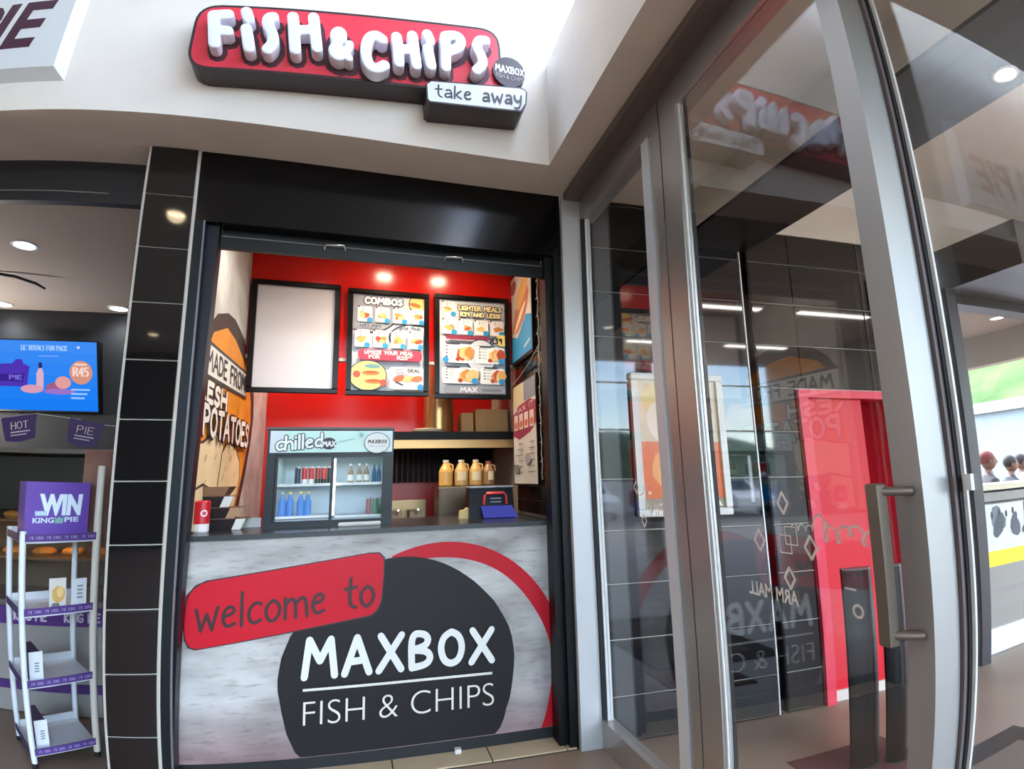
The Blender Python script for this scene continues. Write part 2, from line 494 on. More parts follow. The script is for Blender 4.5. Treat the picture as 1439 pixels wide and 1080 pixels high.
# tiles: a shared mesh per size
_tm = {}
def tile(parent, x0, x1, z0, z1, y, m=None, face='y', th=.012):
    m = m or TILE
    g = .0035
    key = (round(x1 - x0, 3), round(z1 - z0, 3), face, m.name)
    if key not in _tm:
        w, h = x1 - x0 - 2 * g, z1 - z0 - 2 * g
        b = MB()
        c = .0025
        lo = [(0, 0), (w, 0), (w, h), (0, h)]; hi = [(c, c), (w - c, c), (w - c, h - c), (c, h - c)]
        if face == 'y': mpv = lambda a, bb, d: (a, -d, bb)
        else: mpv = lambda a, bb, d: (-d, a, bb)
        vs = [mpv(a, bb, 0) for a, bb in lo] + [mpv(a, bb, th - c) for a, bb in lo] + [mpv(a, bb, th) for a, bb in hi]
        fs = [(4 * k + j, 4 * k + (j + 1) % 4, 4 * k + 4 + (j + 1) % 4, 4 * k + 4 + j) for k in (0, 1) for j in range(4)] + [(8, 9, 10, 11)]
        if face == 'x': fs = [f[::-1] for f in fs]
        me = bpy.data.meshes.new('tile'); me.from_pydata(vs, [], fs); me.materials.append(m)
        _tm[key] = me
    o = link(bpy.data.objects.new('tile', _tm[key]))
    o.parent = parent
    p = Vector((x0 + g, y, z0 + g)) if face == 'y' else Vector((y, x0 + g, z0 + g))
    o.location = p - WP[parent.name]
    return o

# corner pillar of black tiles
pil = MB().box(-1.185, -.916, D + .012, 3.30, 0, 3.27, GROUT).build('wall_pillar', label='black tiled pillar between the two shops with pale grout lines', cat='pillar', kind='structure')
zs = [0, .272] + [.272 + .3015 * k for k in range(1, 10)] + [3.27]
for z0, z1 in zip(zs, zs[1:]):
    tile(pil, -1.172, -.928, z0, z1, D + .012)
for z0, z1 in zip(zs, zs[1:]):
    tile(pil, D + .02, 3.29, z0, z1, -1.185, face='x', th=.008)
# tiled wall behind the glass
tw = MB().box(1.30, 2.497, D + .012, 3.2, 0, 3.27, GROUT).box(2.497, 2.555, D + .11, 3.2, 0, 3.17, BLACK).box(2.555, 2.852, D + .012, 3.2, 0, 3.17, GROUT)\
    .box(2.852, 3.78, D + .012, 3.2, 2.03, 3.17, GROUT).box(3.78, 4.32, D + .012, 3.2, 0, 3.17, GROUT)\
    .box(2.490, 2.500, D - .002, D + .11, 0, 3.0, WHITE).box(2.555, 2.562, D, D + .11, 0, 3.17, BLACK)
tw = tw.build('wall_back', label='glossy black tiled wall seen through the glass screen', cat='wall', kind='structure')
zt = [0, .24] + [.24 + .3 * k for k in range(1, 11)]
for x0, x1, zmax in ((1.36, 1.9, 3.27), (1.9, 2.49, 3.27), (2.562, 2.852, 3.17), (2.91, 3.54, 3.17), (3.54, 4.32, 3.17)):
    for z0, z1 in zip(zt, zt[1:]):
        z1 = min(z1, zmax)
        if z1 - z0 < .03: continue
        if x0 == 2.91 and z0 < 2.03: continue
        if x0 == 3.54:
            if z1 < 2.05: tile(tw, 3.785, x1, z0, z1, D + .012); continue
            if z0 < 2.03: tile(tw, 3.785, x1, z0, z1, D + .012); continue
        if x0 == 2.562 and z0 > 2.03: x1 = 2.91
        tile(tw, x0, x1, z0, z1, D + .012)
    if zmax == 3.27: tile(tw, x0, x1, 3.24, 3.27, D + .012)

# ------------------------------------------------------------------ glass screen and door
sc_ = empty('window_1', (1.3, 2.5, 0), 'tall fixed glass pane in a grey frame beside the white post', 'window', kind='structure')
bx('post', 1.176, 1.302, 3.018, D + .011, 0, 3.268, ALUL, sc_)
bx('gasket', 1.303, 1.325, 3.0, 3.035, .15, 3.1, RUBBER, sc_)
bx('bead', 1.325, 1.357, 2.99, 3.035, .15, 3.1, WHITE, sc_)
bx('bottom_rail', 1.30, 1.37, 2.051, 3.017, 0, .15, ALU, sc_)
bx('head', 1.30, 1.40, 2.05, D + .01, 3.10, 3.268, ALU, sc_)
bx('mullion', 1.29, 1.36, 2.132, 2.2, 0, 3.1, ALUL, sc_, ch=.012)
bx('mullion', 1.30, 1.37, 2.046, 2.13, 0, 3.1, ALU, sc_)
bx('glass_pane', 1.338, 1.344, 2.2, 2.99, .15, 3.1, GLASS, sc_)
bx('trim_3', 1.19, 1.30, -3, 3.015, 3.225, 3.275, P((112, 100, 92), .5, .2, name='bronze_trim'), label='dark metal channel along the top of the glass screen', cat='trim', kind='structure')
dr = empty('door_1', (1.3, 1.5, 0), 'big glass entrance door in a grey frame with a tubular pull handle', 'door', kind='structure')
bx('stile', 1.30, 1.345, 1.904, 2.038, 0, 3.1, ALU, dr)
bx('gasket', 1.345, 1.36, 1.90, 2.03, .15, 3.1, RUBBER, dr)
bx('bead', 1.312, 1.326, 1.893, 1.904, .15, 3.1, WHITE, dr)
bx('stile', 1.30, 1.396, 1.015, 1.095, 0, 3.1, P((170, 168, 165), .5, .8, name='door_stile'), dr)
bx('top_rail', 1.30, 1.396, 1.015, 2.04, 3.10, 3.268, ALU, dr)
bx('bottom_rail', 1.30, 1.345, 1.095, 1.904, 0, .15, ALU, dr)
bx('glass_pane', 1.319, 1.325, 1.095, 1.893, .15, 3.1, GLASS, dr)
hd = MB()
BRONZE = P((120, 108, 94), .35, .5, name='bronze')
hd.box(1.224, 1.256, 1.08, 1.113, 1.03, 1.425, BRONZE, .004)
hd.tube([(1.245, 1.09, 1.405), (1.275, 1.065, 1.405), (1.301, 1.045, 1.405)], .012, BRONZE, 10)
hd.tube([(1.245, 1.09, 1.058), (1.275, 1.065, 1.058), (1.301, 1.045, 1.058)], .012, BRONZE, 10)
hd.build('pull_handle', dr)
w2 = empty('window_2', (1.42, 0, 0), 'glass side panel nearest the camera right of the door', 'window', kind='structure')
bx('stile', 1.40, 1.425, 1.005, 1.035, 0, 3.1, P((120, 108, 108), .5, name='side_stile'), w2)
bx('gasket', 1.412, 1.428, .999, 1.005, .1, 3.1, RUBBER, w2)
bx('bead', 1.424, 1.432, .989, .999, .1, 3.1, WHITE, w2)
bx('glass_pane', 1.427, 1.432, -2.4, .99, .1, 3.1, GLASS, w2)
bx('bottom_rail', 1.40, 1.44, -2.4, .99, 0, .1, ALU, w2)
bx('head', 1.40, 1.46, -2.4, 1.015, 3.1, 3.268, ALU, w2)
bx('mullion', 1.40, 1.46, -2.5, -2.4, 0, 3.268, ALU, w2)
bx('contact', 1.414, 1.4265, .968, .988, 1.40, 1.44, WHITE, w2)

# decals on the door glass: etched diamonds and mirrored lettering
ET = P((222, 214, 206), .6, name='etched_vinyl')
pr = Print(YZ(1.319, -1), step=.00005, base=.0003)
def diamond(c, w, h, t=.009):
    pts = [(c[0], c[1] + h), (c[0] + w, c[1]), (c[0], c[1] - h), (c[0] - w, c[1]), (c[0], c[1] + h)]
    pr.stroke(pts, t, ET, jn=6)
for c, w, h in (((1.515, 1.362), .022, .034), ((1.64, 1.233), .024, .034), ((1.415, 1.232), .024, .034), ((1.515, 1.128), .022, .032)):
    diamond(c, w, h)
for k in (0, .028):
    a, b = 1.545 - k, 1.205 + k
    pr.stroke([(a, b), (a - .05, b), (a - .05, b + .055), (a, b + .055), (a, b)], .004, ET, jn=4)
pr.stroke([(1.48 - .075 * t / 24 + .006 * math.cos(2 * PI * 2.5 * t / 24), 1.29 + .009 * math.sin(2 * PI * 2.5 * t / 24)) for t in range(25)], .005, ET, jn=5)
pr.stroke([(1.385 - .2 * t / 60 + .016 * math.cos(2 * PI * 4.5 * t / 60), 1.285 + .012 * math.sin(t * .21) + (.018 + .022 * (t < 16)) * math.sin(2 * PI * 4.5 * t / 60)) for t in range(61)], .006, ET, jn=5)
pr.ftext('ARM MALL', ((1.485, 1.047), (1.715, 1.047), (1.715, 1.092), (1.485, 1.092)), ET, .02)
pr.build('etched_lettering', dr)
for k, (a, b) in enumerate(((1.272, 1.13),)):
    p2 = Print(YZ(1.319, -1), step=.00005, base=.0003)
    p2.stroke([(1.265, 1.133), (1.30, 1.133)], .006, ET)
    p2.ring((1.262, 1.076), .012, .020, ET)
    p2.build('etched_lettering', dr)
p3 = Print(YZ(1.338, -1), step=.00005, base=.0003)
def dm(p, c, w, h, t=.006):
    p.stroke([(c[0], c[1] + h), (c[0] + w, c[1]), (c[0], c[1] - h), (c[0] - w, c[1]), (c[0], c[1] + h)], t, ET, jn=5)
dm(p3, (2.53, 1.40), .025, .03); dm(p3, (2.47, 1.24), .025, .03)
p3.stroke([(2.50, 1.36), (2.46, 1.37), (2.44, 1.42), (2.43, 1.30), (2.40, 1.36)], .006, ET, jn=5)
p3.ftext('MN', ((2.28, 1.27), (2.40, 1.27), (2.40, 1.33), (2.28, 1.33)), ET, .0)
p3.build('etched_lettering', sc_)

# ------------------------------------------------------------------ SHOP SIGN
sg = empty('shop_sign', (-.1, 2.74, 3.46), 'red fish and chips sign board with raised white letters on the bulkhead', 'sign')
def rounded(pts, r=.06, k=5):
    out = []
    n = len(pts)
    for i in range(n):
        p0, p1, p2_ = Vector(pts[i - 1]), Vector(pts[i]), Vector(pts[(i + 1) % n])
        a = (p0 - p1); b = (p2_ - p1)
        rr = min(r, a.length * .45, b.length * .45)
        a = p1 + a.normalized() * rr; b = p1 + b.normalized() * rr
        for j in range(k + 1):
            t = j / k
            out.append(tuple(a * (1 - t) ** 2 + p1 * 2 * t * (1 - t) + b * t * t))
    return out
def inset(pts, d):
    c = Vector((sum(p[0] for p in pts) / len(pts), sum(p[1] for p in pts) / len(pts)))
    n = len(pts); out = []
    for i in range(n):
        p0, p1, p2_ = Vector(pts[i - 1]), Vector(pts[i]), Vector(pts[(i + 1) % n])
        e = (p2_ - p0).normalized(); nn = Vector((-e.y, e.x))
        if nn.dot(c - p1) < 0: nn = -nn
        out.append(tuple(p1 + nn * d))
    return out
DARKBOX = P((52, 42, 44), .4, name='sign_return')
main = rounded([(-.912, 3.448), (.695, 3.556), (.672, 3.982), (-.905, 3.845)], .12, 6)
MB().prism([(a, 2.605, b) for a, b in main], (0, .135, 0), DARKBOX).build('backing_box', sg)
fp = Print(XZ(2.605))
fp.poly(inset(main, .014), P((222, 62, 78), .3, name='sign_red'))
fp.build('face', sg)
LET = P((240, 242, 250), .3, name='white_acrylic')
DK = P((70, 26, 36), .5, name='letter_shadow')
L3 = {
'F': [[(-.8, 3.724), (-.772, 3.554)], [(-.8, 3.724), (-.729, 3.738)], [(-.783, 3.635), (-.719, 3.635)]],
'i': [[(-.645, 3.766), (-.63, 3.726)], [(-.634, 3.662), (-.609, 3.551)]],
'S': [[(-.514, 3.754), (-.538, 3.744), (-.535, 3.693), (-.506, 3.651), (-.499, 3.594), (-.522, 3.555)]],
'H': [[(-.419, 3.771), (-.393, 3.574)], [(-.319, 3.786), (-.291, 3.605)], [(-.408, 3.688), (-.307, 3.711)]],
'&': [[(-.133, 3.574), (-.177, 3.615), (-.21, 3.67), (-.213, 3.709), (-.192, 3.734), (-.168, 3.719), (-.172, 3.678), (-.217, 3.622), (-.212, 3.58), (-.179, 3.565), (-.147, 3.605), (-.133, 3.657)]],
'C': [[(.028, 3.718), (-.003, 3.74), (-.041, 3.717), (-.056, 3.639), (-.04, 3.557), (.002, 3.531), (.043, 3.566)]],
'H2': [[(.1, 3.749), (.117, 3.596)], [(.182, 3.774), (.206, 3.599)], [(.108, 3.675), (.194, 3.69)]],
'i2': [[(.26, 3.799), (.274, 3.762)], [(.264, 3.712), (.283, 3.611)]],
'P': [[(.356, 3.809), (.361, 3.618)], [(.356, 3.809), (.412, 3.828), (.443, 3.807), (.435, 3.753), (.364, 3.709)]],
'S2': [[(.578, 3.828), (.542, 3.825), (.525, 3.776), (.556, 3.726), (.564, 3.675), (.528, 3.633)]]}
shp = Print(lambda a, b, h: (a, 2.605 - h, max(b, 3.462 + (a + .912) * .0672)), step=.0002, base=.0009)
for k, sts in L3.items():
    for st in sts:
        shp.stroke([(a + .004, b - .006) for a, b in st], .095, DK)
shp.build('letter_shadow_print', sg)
def blob_letter(strokes, r, y0, y1, m, parent, vox=.0045):
    b = MB()
    n = 12
    for st in strokes:
        for i in range(len(st) - 1):
            (x0, z0), (x1, z1) = st[i], st[i + 1]
            a = math.atan2(z1 - z0, x1 - x0)
            pts = [(x1 + r * math.cos(a + t), z1 + r * math.sin(a + t)) for t in [(-.5 + j / n) * PI for j in range(n + 1)]] + \
                  [(x0 + r * math.cos(a + t), z0 + r * math.sin(a + t)) for t in [(.5 + j / n) * PI for j in range(n + 1)]]
            b.prism([(x, y0, z) for x, z in pts], (0, y1 - y0, 0), m)
    o = b.build('letter', parent, merge=True)
    mo = o.modifiers.new('remesh', 'REMESH'); mo.mode = 'VOXEL'; mo.voxel_size = vox; mo.use_smooth_shade = True
    ms = o.modifiers.new('smooth', 'SMOOTH'); ms.factor = .5; ms.iterations = 4
    bpy.context.view_layer.update()
    me = bpy.data.meshes.new_from_object(o.evaluated_get(bpy.context.evaluated_depsgraph_get()))
    o.modifiers.clear(); o.data = me
    if not me.materials: me.materials.append(m)
    return o
for k, sts in L3.items():
    blob_letter([chaikin(st) if k not in 'FHiH2i2' else st for st in sts], .021 if k == '&' else .0285, 2.53, 2.604, LET, sg)
ta = [(.285, 3.424), (.266, 3.44), (.260, 3.53), (.288, 3.557), (.78, 3.607), (.812, 3.6), (.823, 3.58), (.817, 3.51), (.787, 3.46), (.755, 3.455)]
MB().prism([(a, 2.575, b) for a, b in ta], (0, .165, 0), DARKBOX).build('tag_box', sg)
tp = Print(XZ(2.575))
tp.poly(inset(ta, .008), P((226, 232, 236), .25, name='tag_white'))
tp.stext('take away', ((.312, 3.462), (.785, 3.497), (.785, 3.577), (.312, 3.532)), .0095, P((46, 42, 50), .4), .16, smooth=True)
tp.build('tag_face', sg)
bd = [(.722 + .092 * math.cos(t * PI / 16) * (1 + .03 * math.sin(3 * t)), 3.698 + .094 * math.sin(t * PI / 16)) for t in range(32)]
MB().prism([(a, 2.582, b) for a, b in bd], (0, .158, 0), P((62, 50, 56), .4)).build('round_badge', sg)
bp_ = Print(XZ(2.582))
bp_.stext('MAXBOX', ((.645, 3.695), (.805, 3.685), (.805, 3.725), (.645, 3.735)), .008, WHITE, .28)
bp_.rect(.645, .805, 3.683, 3.686, P((150, 140, 140)))
bp_.ftext('FISH & CHIPS', ((.645, 3.653), (.805, 3.645), (.805, 3.673), (.645, 3.68)), P((190, 180, 180)))
bp_.build('badge_lettering', sg)

# neighbouring sign, cut by the frame
ks = empty('shop_sign', (-2.2, 2.74, 3.44), 'white sign board with dark serif letters above the left-hand shop', 'sign')
MB().hexa([(-3.6, 2.74, 3.44), (-1.56, 2.74, 3.44), (-1.56, 2.74, 4.25), (-3.6, 2.74, 4.25)][::-1] and [(-3.6, 2.74, 3.44), (-1.56, 2.74, 3.44), (-1.56, 2.74, 4.25), (-3.6, 2.74, 4.25)],
          [(-3.55, 2.68, 3.49), (-1.61, 2.68, 3.49), (-1.61, 2.68, 4.2), (-3.55, 2.68, 4.2)], P((214, 216, 214), .35, name='sign_white')).build('board', ks)
kp = Print(XZ(2.68))
MAR = P((70, 30, 48), .4, name='maroon')
kp.ftext('KING PIE', ((-3.5, 3.62), (-1.72, 3.62), (-1.72, 3.95), (-3.5, 3.95)), MAR, .03, .25)
kp.build('lettering', ks)

# ------------------------------------------------------------------ SHOP FRONT: shutter, guides, counter
sh = empty('roller_shutter', (.13, 3.15, 0), 'black roller shutter rolled up above the serving hatch, with two chrome handles', 'shutter')
bx('housing', -.914, 1.174, 3.055, 3.16, 2.86, 3.269, BLACKG, sh)
b = MB()
for k in range(3):
    z0 = 2.90 - .03 * k
    b.box(-.80, 1.07, 3.150 + .003 * (k % 2), 3.165, z0 - .028, z0, P((16, 18, 19), .4, spec=.3))
b.build('slats', sh)
bx('bottom_rail', -.802, 1.075, 3.135, 3.165, 2.745, 2.812, P((16, 19, 20), .4, spec=.3), sh)
bx('rail_lip', -.80, 1.072, 3.14, 3.16, 2.815, 2.822, P((110, 104, 94), .4), sh)
CHROME = P((215, 210, 200), .15, .9, name='chrome')
for x in (-.2, .492):
    MB().tube([(x - .055, 3.134, 2.785), (x - .055, 3.115, 2.785), (x - .05, 3.11, 2.812), (x + .05, 3.11, 2.818), (x + .055, 3.115, 2.79), (x + .055, 3.134, 2.79)], .005, CHROME, 8).build('handle', sh)
GD = P((22, 28, 31), .35, .2, spec=.3, name='guide')
bx('guide_channel', -.914, -.868, 3.05, 3.17, 0, 2.86, GD, sh)
MB().hexa([(-.866, 3.09, 0), (-.866, 3.09, 0), (-.866, 3.17, 0), (-.866, 3.17, 0)] and
          [(-.90, 3.10, 0), (-.872, 3.10, 0), (-.872, 3.18, 0), (-.90, 3.18, 0)],
          [(-.866, 3.10, 2.86), (-.803, 3.10, 2.86), (-.803, 3.18, 2.86), (-.866, 3.18, 2.86)], P((26, 25, 35), .4, spec=.3)).build('guide_channel', sh)
bx('guide_strip', -.869, -.862, 3.045, 3.06, 0, 2.86, P((120, 120, 124), .4, .4), sh)
bx('guide_channel', 1.076, 1.125, 3.09, 3.2, 0, 2.86, BLACK, sh)
bx('guide_channel', 1.125, 1.174, 3.055, 3.2, 0, 2.86, BLACK, sh)

# threshold tiles
th = bx('trim_4', -.91, 1.17, D + .005, 3.22, 0, .004, P((70, 60, 52), .9), label='strip of beige threshold tiles below the serving counter', cat='threshold', kind='structure')
BEI = P((214, 190, 154), .4, noise=.06, name='beige_tile')
xs_ = [-.91, -.34, .18, .69, 1.105, 1.165]
for a, b_ in zip(xs_, xs_[1:]):
    o = bx('tile', a + .004, b_ - .004, D + .008, 3.218, .004, .012, BEI, th)
bx('bottle_cap', .512, .545, 3.17, 3.2, .012, .034, P((226, 224, 218), .5), label='small white scrap lying on the threshold tiles', cat='litter')

ct = empty('serving_counter', (.12, 3.4, 0), 'serving counter with a printed welcome panel and a black worktop', 'counter')
def concrete():
    m = bpy.data.materials.new('printed_concrete'); m.use_nodes = True
    t = m.node_tree; b = t.nodes['Principled BSDF']; b.inputs['Roughness'].default_value = .38
    tc = t.nodes.new('ShaderNodeTexCoord')
    def noise(scale, st, det=8):
        mpn = t.nodes.new('ShaderNodeMapping'); mpn.inputs['Scale'].default_value = st
        n = t.nodes.new('ShaderNodeTexNoise'); n.inputs['Scale'].default_value = scale; n.inputs['Detail'].default_value = det
        t.links.new(tc.outputs['Object'], mpn.inputs[0]); t.links.new(mpn.outputs[0], n.inputs['Vector']); return n
    n1 = noise(3.0, (.7, 1, 2.2), 12); n2 = noise(20, (.5, 1, 2.6))
    r = t.nodes.new('ShaderNodeValToRGB'); el = r.color_ramp.elements
    el[0].position = .3; el[0].color = lin((138, 133, 129)); el[1].position = .7; el[1].color = lin((206, 204, 200))
    t.links.new(n1.outputs['Fac'], r.inputs[0])
    r2 = t.nodes.new('ShaderNodeValToRGB'); e2 = r2.color_ramp.elements
    e2[0].position = .30; e2[0].color = lin((168, 162, 158)); e2[1].position = .46; e2[1].color = (1, 1, 1, 1)
    t.links.new(n2.outputs['Fac'], r2.inputs[0])
    mx_ = t.nodes.new('ShaderNodeMix'); mx_.data_type = 'RGBA'; mx_.blend_type = 'MULTIPLY'; mx_.inputs[0].default_value = .5
    t.links.new(r.outputs[0], mx_.inputs[6]); t.links.new(r2.outputs[0], mx_.inputs[7])
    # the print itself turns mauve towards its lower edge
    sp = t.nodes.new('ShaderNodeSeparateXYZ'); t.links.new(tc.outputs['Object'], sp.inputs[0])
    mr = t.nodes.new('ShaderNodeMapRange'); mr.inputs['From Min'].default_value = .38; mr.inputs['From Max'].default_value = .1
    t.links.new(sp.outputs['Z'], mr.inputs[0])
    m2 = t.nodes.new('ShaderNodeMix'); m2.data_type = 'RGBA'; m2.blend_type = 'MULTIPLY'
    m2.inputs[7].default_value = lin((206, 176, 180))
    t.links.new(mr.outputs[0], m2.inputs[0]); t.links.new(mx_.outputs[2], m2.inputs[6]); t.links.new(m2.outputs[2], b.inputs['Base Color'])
    return m
CONC = concrete()
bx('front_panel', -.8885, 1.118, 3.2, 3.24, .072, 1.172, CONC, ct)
bx('plinth', -.8885, 1.12, 3.205, 3.3, .012, .072, P((18, 24, 28), .4), ct)
MB().box(-.885, 1.127, 3.17, 3.95, 1.174, 1.2, P((38, 42, 46), .25, name='worktop')).build('worktop', ct)
bx('carcass', -.87, 1.1, 3.25, 3.9, .072, 1.174, P((40, 40, 42), .6), ct)
pp = Print(XZ(3.2), step=.0003)
rg_o = [(.45 + .715 * math.cos(t), .39 + .715 * math.sin(t)) for t in [math.radians(x) for x in range(-26, 118, 4)]]
rg_i = [(.437 + (.645 + .02 * math.sin(7 * t) * .3) * math.cos(t), .375 + (.645 + .03 * max(0, (t - 1.5))) * math.sin(t)) for t in [math.radians(x) for x in range(-28, 116, 4)]]
rn = random.Random(3)
for i in range(len(rg_o) - 1):
    pp.mb.face([pp.f(a, b, .0012) for a, b in (rg_o[i], rg_i[min(i, len(rg_i) - 1)], rg_i[min(i + 1, len(rg_i) - 1)], rg_o[i + 1])], P((192, 12, 32), .45, spec=.3, name='print_red'))
pp.h = .0016
INK = P((27, 24, 25), .5, spec=.3, name='print_black')
blob = [(.23 + (.622 + .01 * math.sin(5 * t) + .006 * rn.random()) * math.cos(t), .412 + (.620 + .008 * math.sin(4 * t + 1)) * math.sin(t)) for t in [2 * PI * k / 72 for k in range(72)]]
pp.poly([(a, max(b, .076)) for a, b in blob], INK)
tag = [(-.846, .899), (-.807, .948), (-.753, .971), (.034, 1.066), (.089, 1.064), (.117, 1.036), (.117, .942), (.108, .820), (.091, .776), (.060, .749), (-.793, .643), (-.828, .656), (-.848, .697), (-.855, .784)]
pp.poly([(a * 1.0, b) for a, b in [(x + (.006 if x > -.4 else -.006), z + (.006 if z > .85 else -.006)) for x, z in tag]], P((60, 20, 26), .4))
tag = rounded(tag, .05, 4)
pp.poly(tag, P((204, 16, 40), .45, spec=.3))
pp.stext('welcome to', ((-.80, .728), (.075, .8), (.075, .955), (-.80, .885)), .017, P((58, 22, 26), .5), .13, smooth=True)
pp.stext('MAXBOX', ((-.268, .470), (.722, .462), (.722, .622), (-.268, .652)), .036, P((236, 236, 230), .45), .3, smooth=True)
pp.poly([(-.273, .404), (.723, .389), (.723, .402), (-.273, .417)], P((232, 228, 214), .45))
pp.ftext('FISH & CHIPS', ((-.269, .237), (.731, .231), (.731, .346), (-.269, .354)), P((232, 228, 214), .45), -.016)
pp.build('panel_print', ct)

# ------------------------------------------------------------------ KITCHEN behind the hatch
bx('wall_kitchen_back', -.95, 1.3, 5.4, 5.5, 0, 3.34, P((196, 20, 12), .3, name='red_paint'), label='red painted back wall of the kitchen', cat='wall', kind='structure')
ub = MB().box(-.89, 1.233, 4.4, 4.44, 2.43, 3.34, RED).build('wall_kitchen_upper', label='glossy red hanging wall that carries the menu boards', cat='wall', kind='structure')
bx('trim_5', -.89, 1.233, 4.385, 4.44, 2.405, 2.43, P((222, 206, 190), .6), label='pale edge strip along the bottom of the red hanging wall', cat='trim', kind='structure')
lw = MB().box(-.97, -.89, 3.3, 5.4, 0, 3.34, P((206, 206, 202), .6, noise=.28, nscale=5, stretch=(1, 1, 1), name='mural_concrete')).build('wall_kitchen_left', label='pale concrete-look side wall printed with a potato mural', cat='wall', kind='structure')
rw = MB().box(1.245, 1.32, 3.21, 5.4, 0, 3.34, P((150, 138, 124), .9)).build('wall_kitchen_right', label='dark tiled side wall inside the kitchen', cat='wall', kind='structure')
for r_ in range(21):
    z0 = 1.19 + .1 * r_
    if z0 > 3.2: break
    off = .1125 * (r_ % 2)
    for k in range(6):
        y0 = 3.22 + .225 * k - off
        a, b_ = max(y0, 3.22), min(y0 + .225, 4.40)
        if b_ - a < .05: continue
        tile(rw, a, b_, z0, z0 + .1, 1.245, m=P((26, 22, 20), .15, name='kitchen_tile'), face='x', th=.012)
bx('ceiling', -.95, 1.3, 3.17, 5.45, 3.34, 3.42, P((200, 196, 190), .8), label='pale ceiling of the kitchen', cat='ceiling', kind='structure')
bx('floor', -.95, 1.3, 3.95, 5.45, -.02, .005, P((90, 80, 74), .5), label='kitchen floor behind the counter', cat='floor', kind='structure')

# potato mural
mu = Print(lambda a, b, h: (-.89 + h, a, b), step=.0004)
BRN = P((64, 44, 40), .6); ORG = P((232, 150, 44), .6, noise=.12, nscale=9); CRM = P((240, 222, 178), .6, noise=.1, nscale=5)
out = [(3.31, 1.21), (3.31, 2.25), (3.40, 2.38), (3.55, 2.49), (3.80, 2.57), (4.0, 2.585), (4.3, 2.53), (4.6, 2.38), (4.78, 2.17), (4.82, 2.0), (4.76, 1.75), (4.62, 1.48), (4.45, 1.24), (4.4, 1.21)]
mu.poly(out, BRN)
mu.poly([(3.31, 1.21), (3.31, 2.15), (3.5, 2.36), (3.8, 2.47), (4.05, 2.45), (4.3, 2.38), (4.55, 2.26), (4.68, 2.1), (4.72, 1.95), (4.66, 1.75), (4.5, 1.48), (4.33, 1.24), (4.3, 1.21)], ORG)
for pts in ([(3.31, 1.21), (3.31, 1.68), (3.45, 1.69), (3.6, 1.74), (3.74, 1.765), (3.9, 1.71), (3.95, 1.5), (3.9, 1.21)],
            [(3.86, 1.21), (3.84, 1.45), (3.9, 1.66), (4.03, 1.735), (4.25, 1.71), (4.41, 1.62), (4.44, 1.5), (4.36, 1.35), (4.22, 1.21)],
            [(3.31, 1.21), (3.31, 1.42), (3.5, 1.45), (3.7, 1.42), (3.78, 1.3), (3.76, 1.21)]):
    mu.poly(inset(pts, -.018), P((70, 62, 54), .6)); mu.poly(pts, CRM)
rn = random.Random(5)
for k in range(14):
    a, b_ = 3.5 + .8 * rn.random(), 1.28 + .36 * rn.random()
    mu.stroke([(a, b_), (a + .02, b_ + .035)], .008, P((120, 96, 60), .6), jn=5)
mu.poly([(3.31, 2.06), (4.47, 2.095), (4.44, 2.30), (3.31, 2.285)], P((60, 60, 60), .6))
mu.poly([(3.31, 2.085), (4.445, 2.115), (4.41, 2.28), (3.31, 2.262)], P((236, 236, 230), .6))
mu.stext('MADE FROM', ((3.38, 2.122), (4.40, 2.14), (4.385, 2.255), (3.38, 2.232)), .022, P((50, 48, 48), .6), .22)
for t_, q_ in (('FRESH', Print.rq(3.1, 3.86, 1.935, 2.04)), ('POTATOES', Print.rq(3.36, 4.55, 1.745, 1.90))):
    W_ = sum(G[c][0] for c in t_) + .2 * (len(t_) - 1); x = 0
    for c in t_:
        for st in G[c][1]:
            pts = [Print.bil(q_, (x + a) / W_, b_) for a, b_ in st]
            if min(p[0] for p in pts) > 3.3:
                mu.stroke(pts, .062, P((50, 44, 44), .6))
        x += G[c][0] + .2
    x = 0; mu.up()
    for c in t_:
        for st in G[c][1]:
            pts = [Print.bil(q_, (x + a) / W_, b_) for a, b_ in st]
            if min(p[0] for p in pts) > 3.3:
                mu.stroke(pts, .034, P((238, 236, 230), .6))
        x += G[c][0] + .2
mu.build('mural_print', lw)

# menu boards
FOOD = [(226, 176, 104), (206, 142, 74), (188, 74, 48), (232, 200, 140)]
BLU = P((44, 150, 214), .4)
def card(p, x0, x1, z0, z1, seed, dot=True):
    rn = random.Random(seed)
    p.rect(x0 - .002, x1 + .002, z0 - .002, z1 + .002, P((150, 156, 166), .5), .012)
    p.rect(x0, x1, z0, z1, P((236, 240, 244), .4), .012)
    w, h = x1 - x0, z1 - z0
    p.ell((x0 + w * .08, z1 - h * .02), w * .07, P((90, 40, 50)), 10)
    for k in range(2):
        p.rect(x0 + w * .35, x0 + w * .42, z1 - h * (.14 + .13 * k), z1 - h * (.08 + .13 * k), P((50, 50, 60)))
        p.rect(x0 + w * .5, x0 + w * (.7 + .2 * rn.random()), z1 - h * (.125 + .13 * k), z1 - h * (.105 + .13 * k), P((150, 150, 156)))
    for k in range(5):
        c = FOOD[rn.randrange(4)]
        p.ell((x0 + w * (.32 + .4 * rn.random()), z0 + h * (.36 + .2 * rn.random())), (w * (.18 + .12 * rn.random()), h * (.09 + .06 * rn.random())), P(c, .5), 12, rot=rn.random() - .5, wob=.3, seed=seed + k)
    if dot: p.ell((x1 - w * .17, z0 + h * .12), w * .2, BLU, 14)
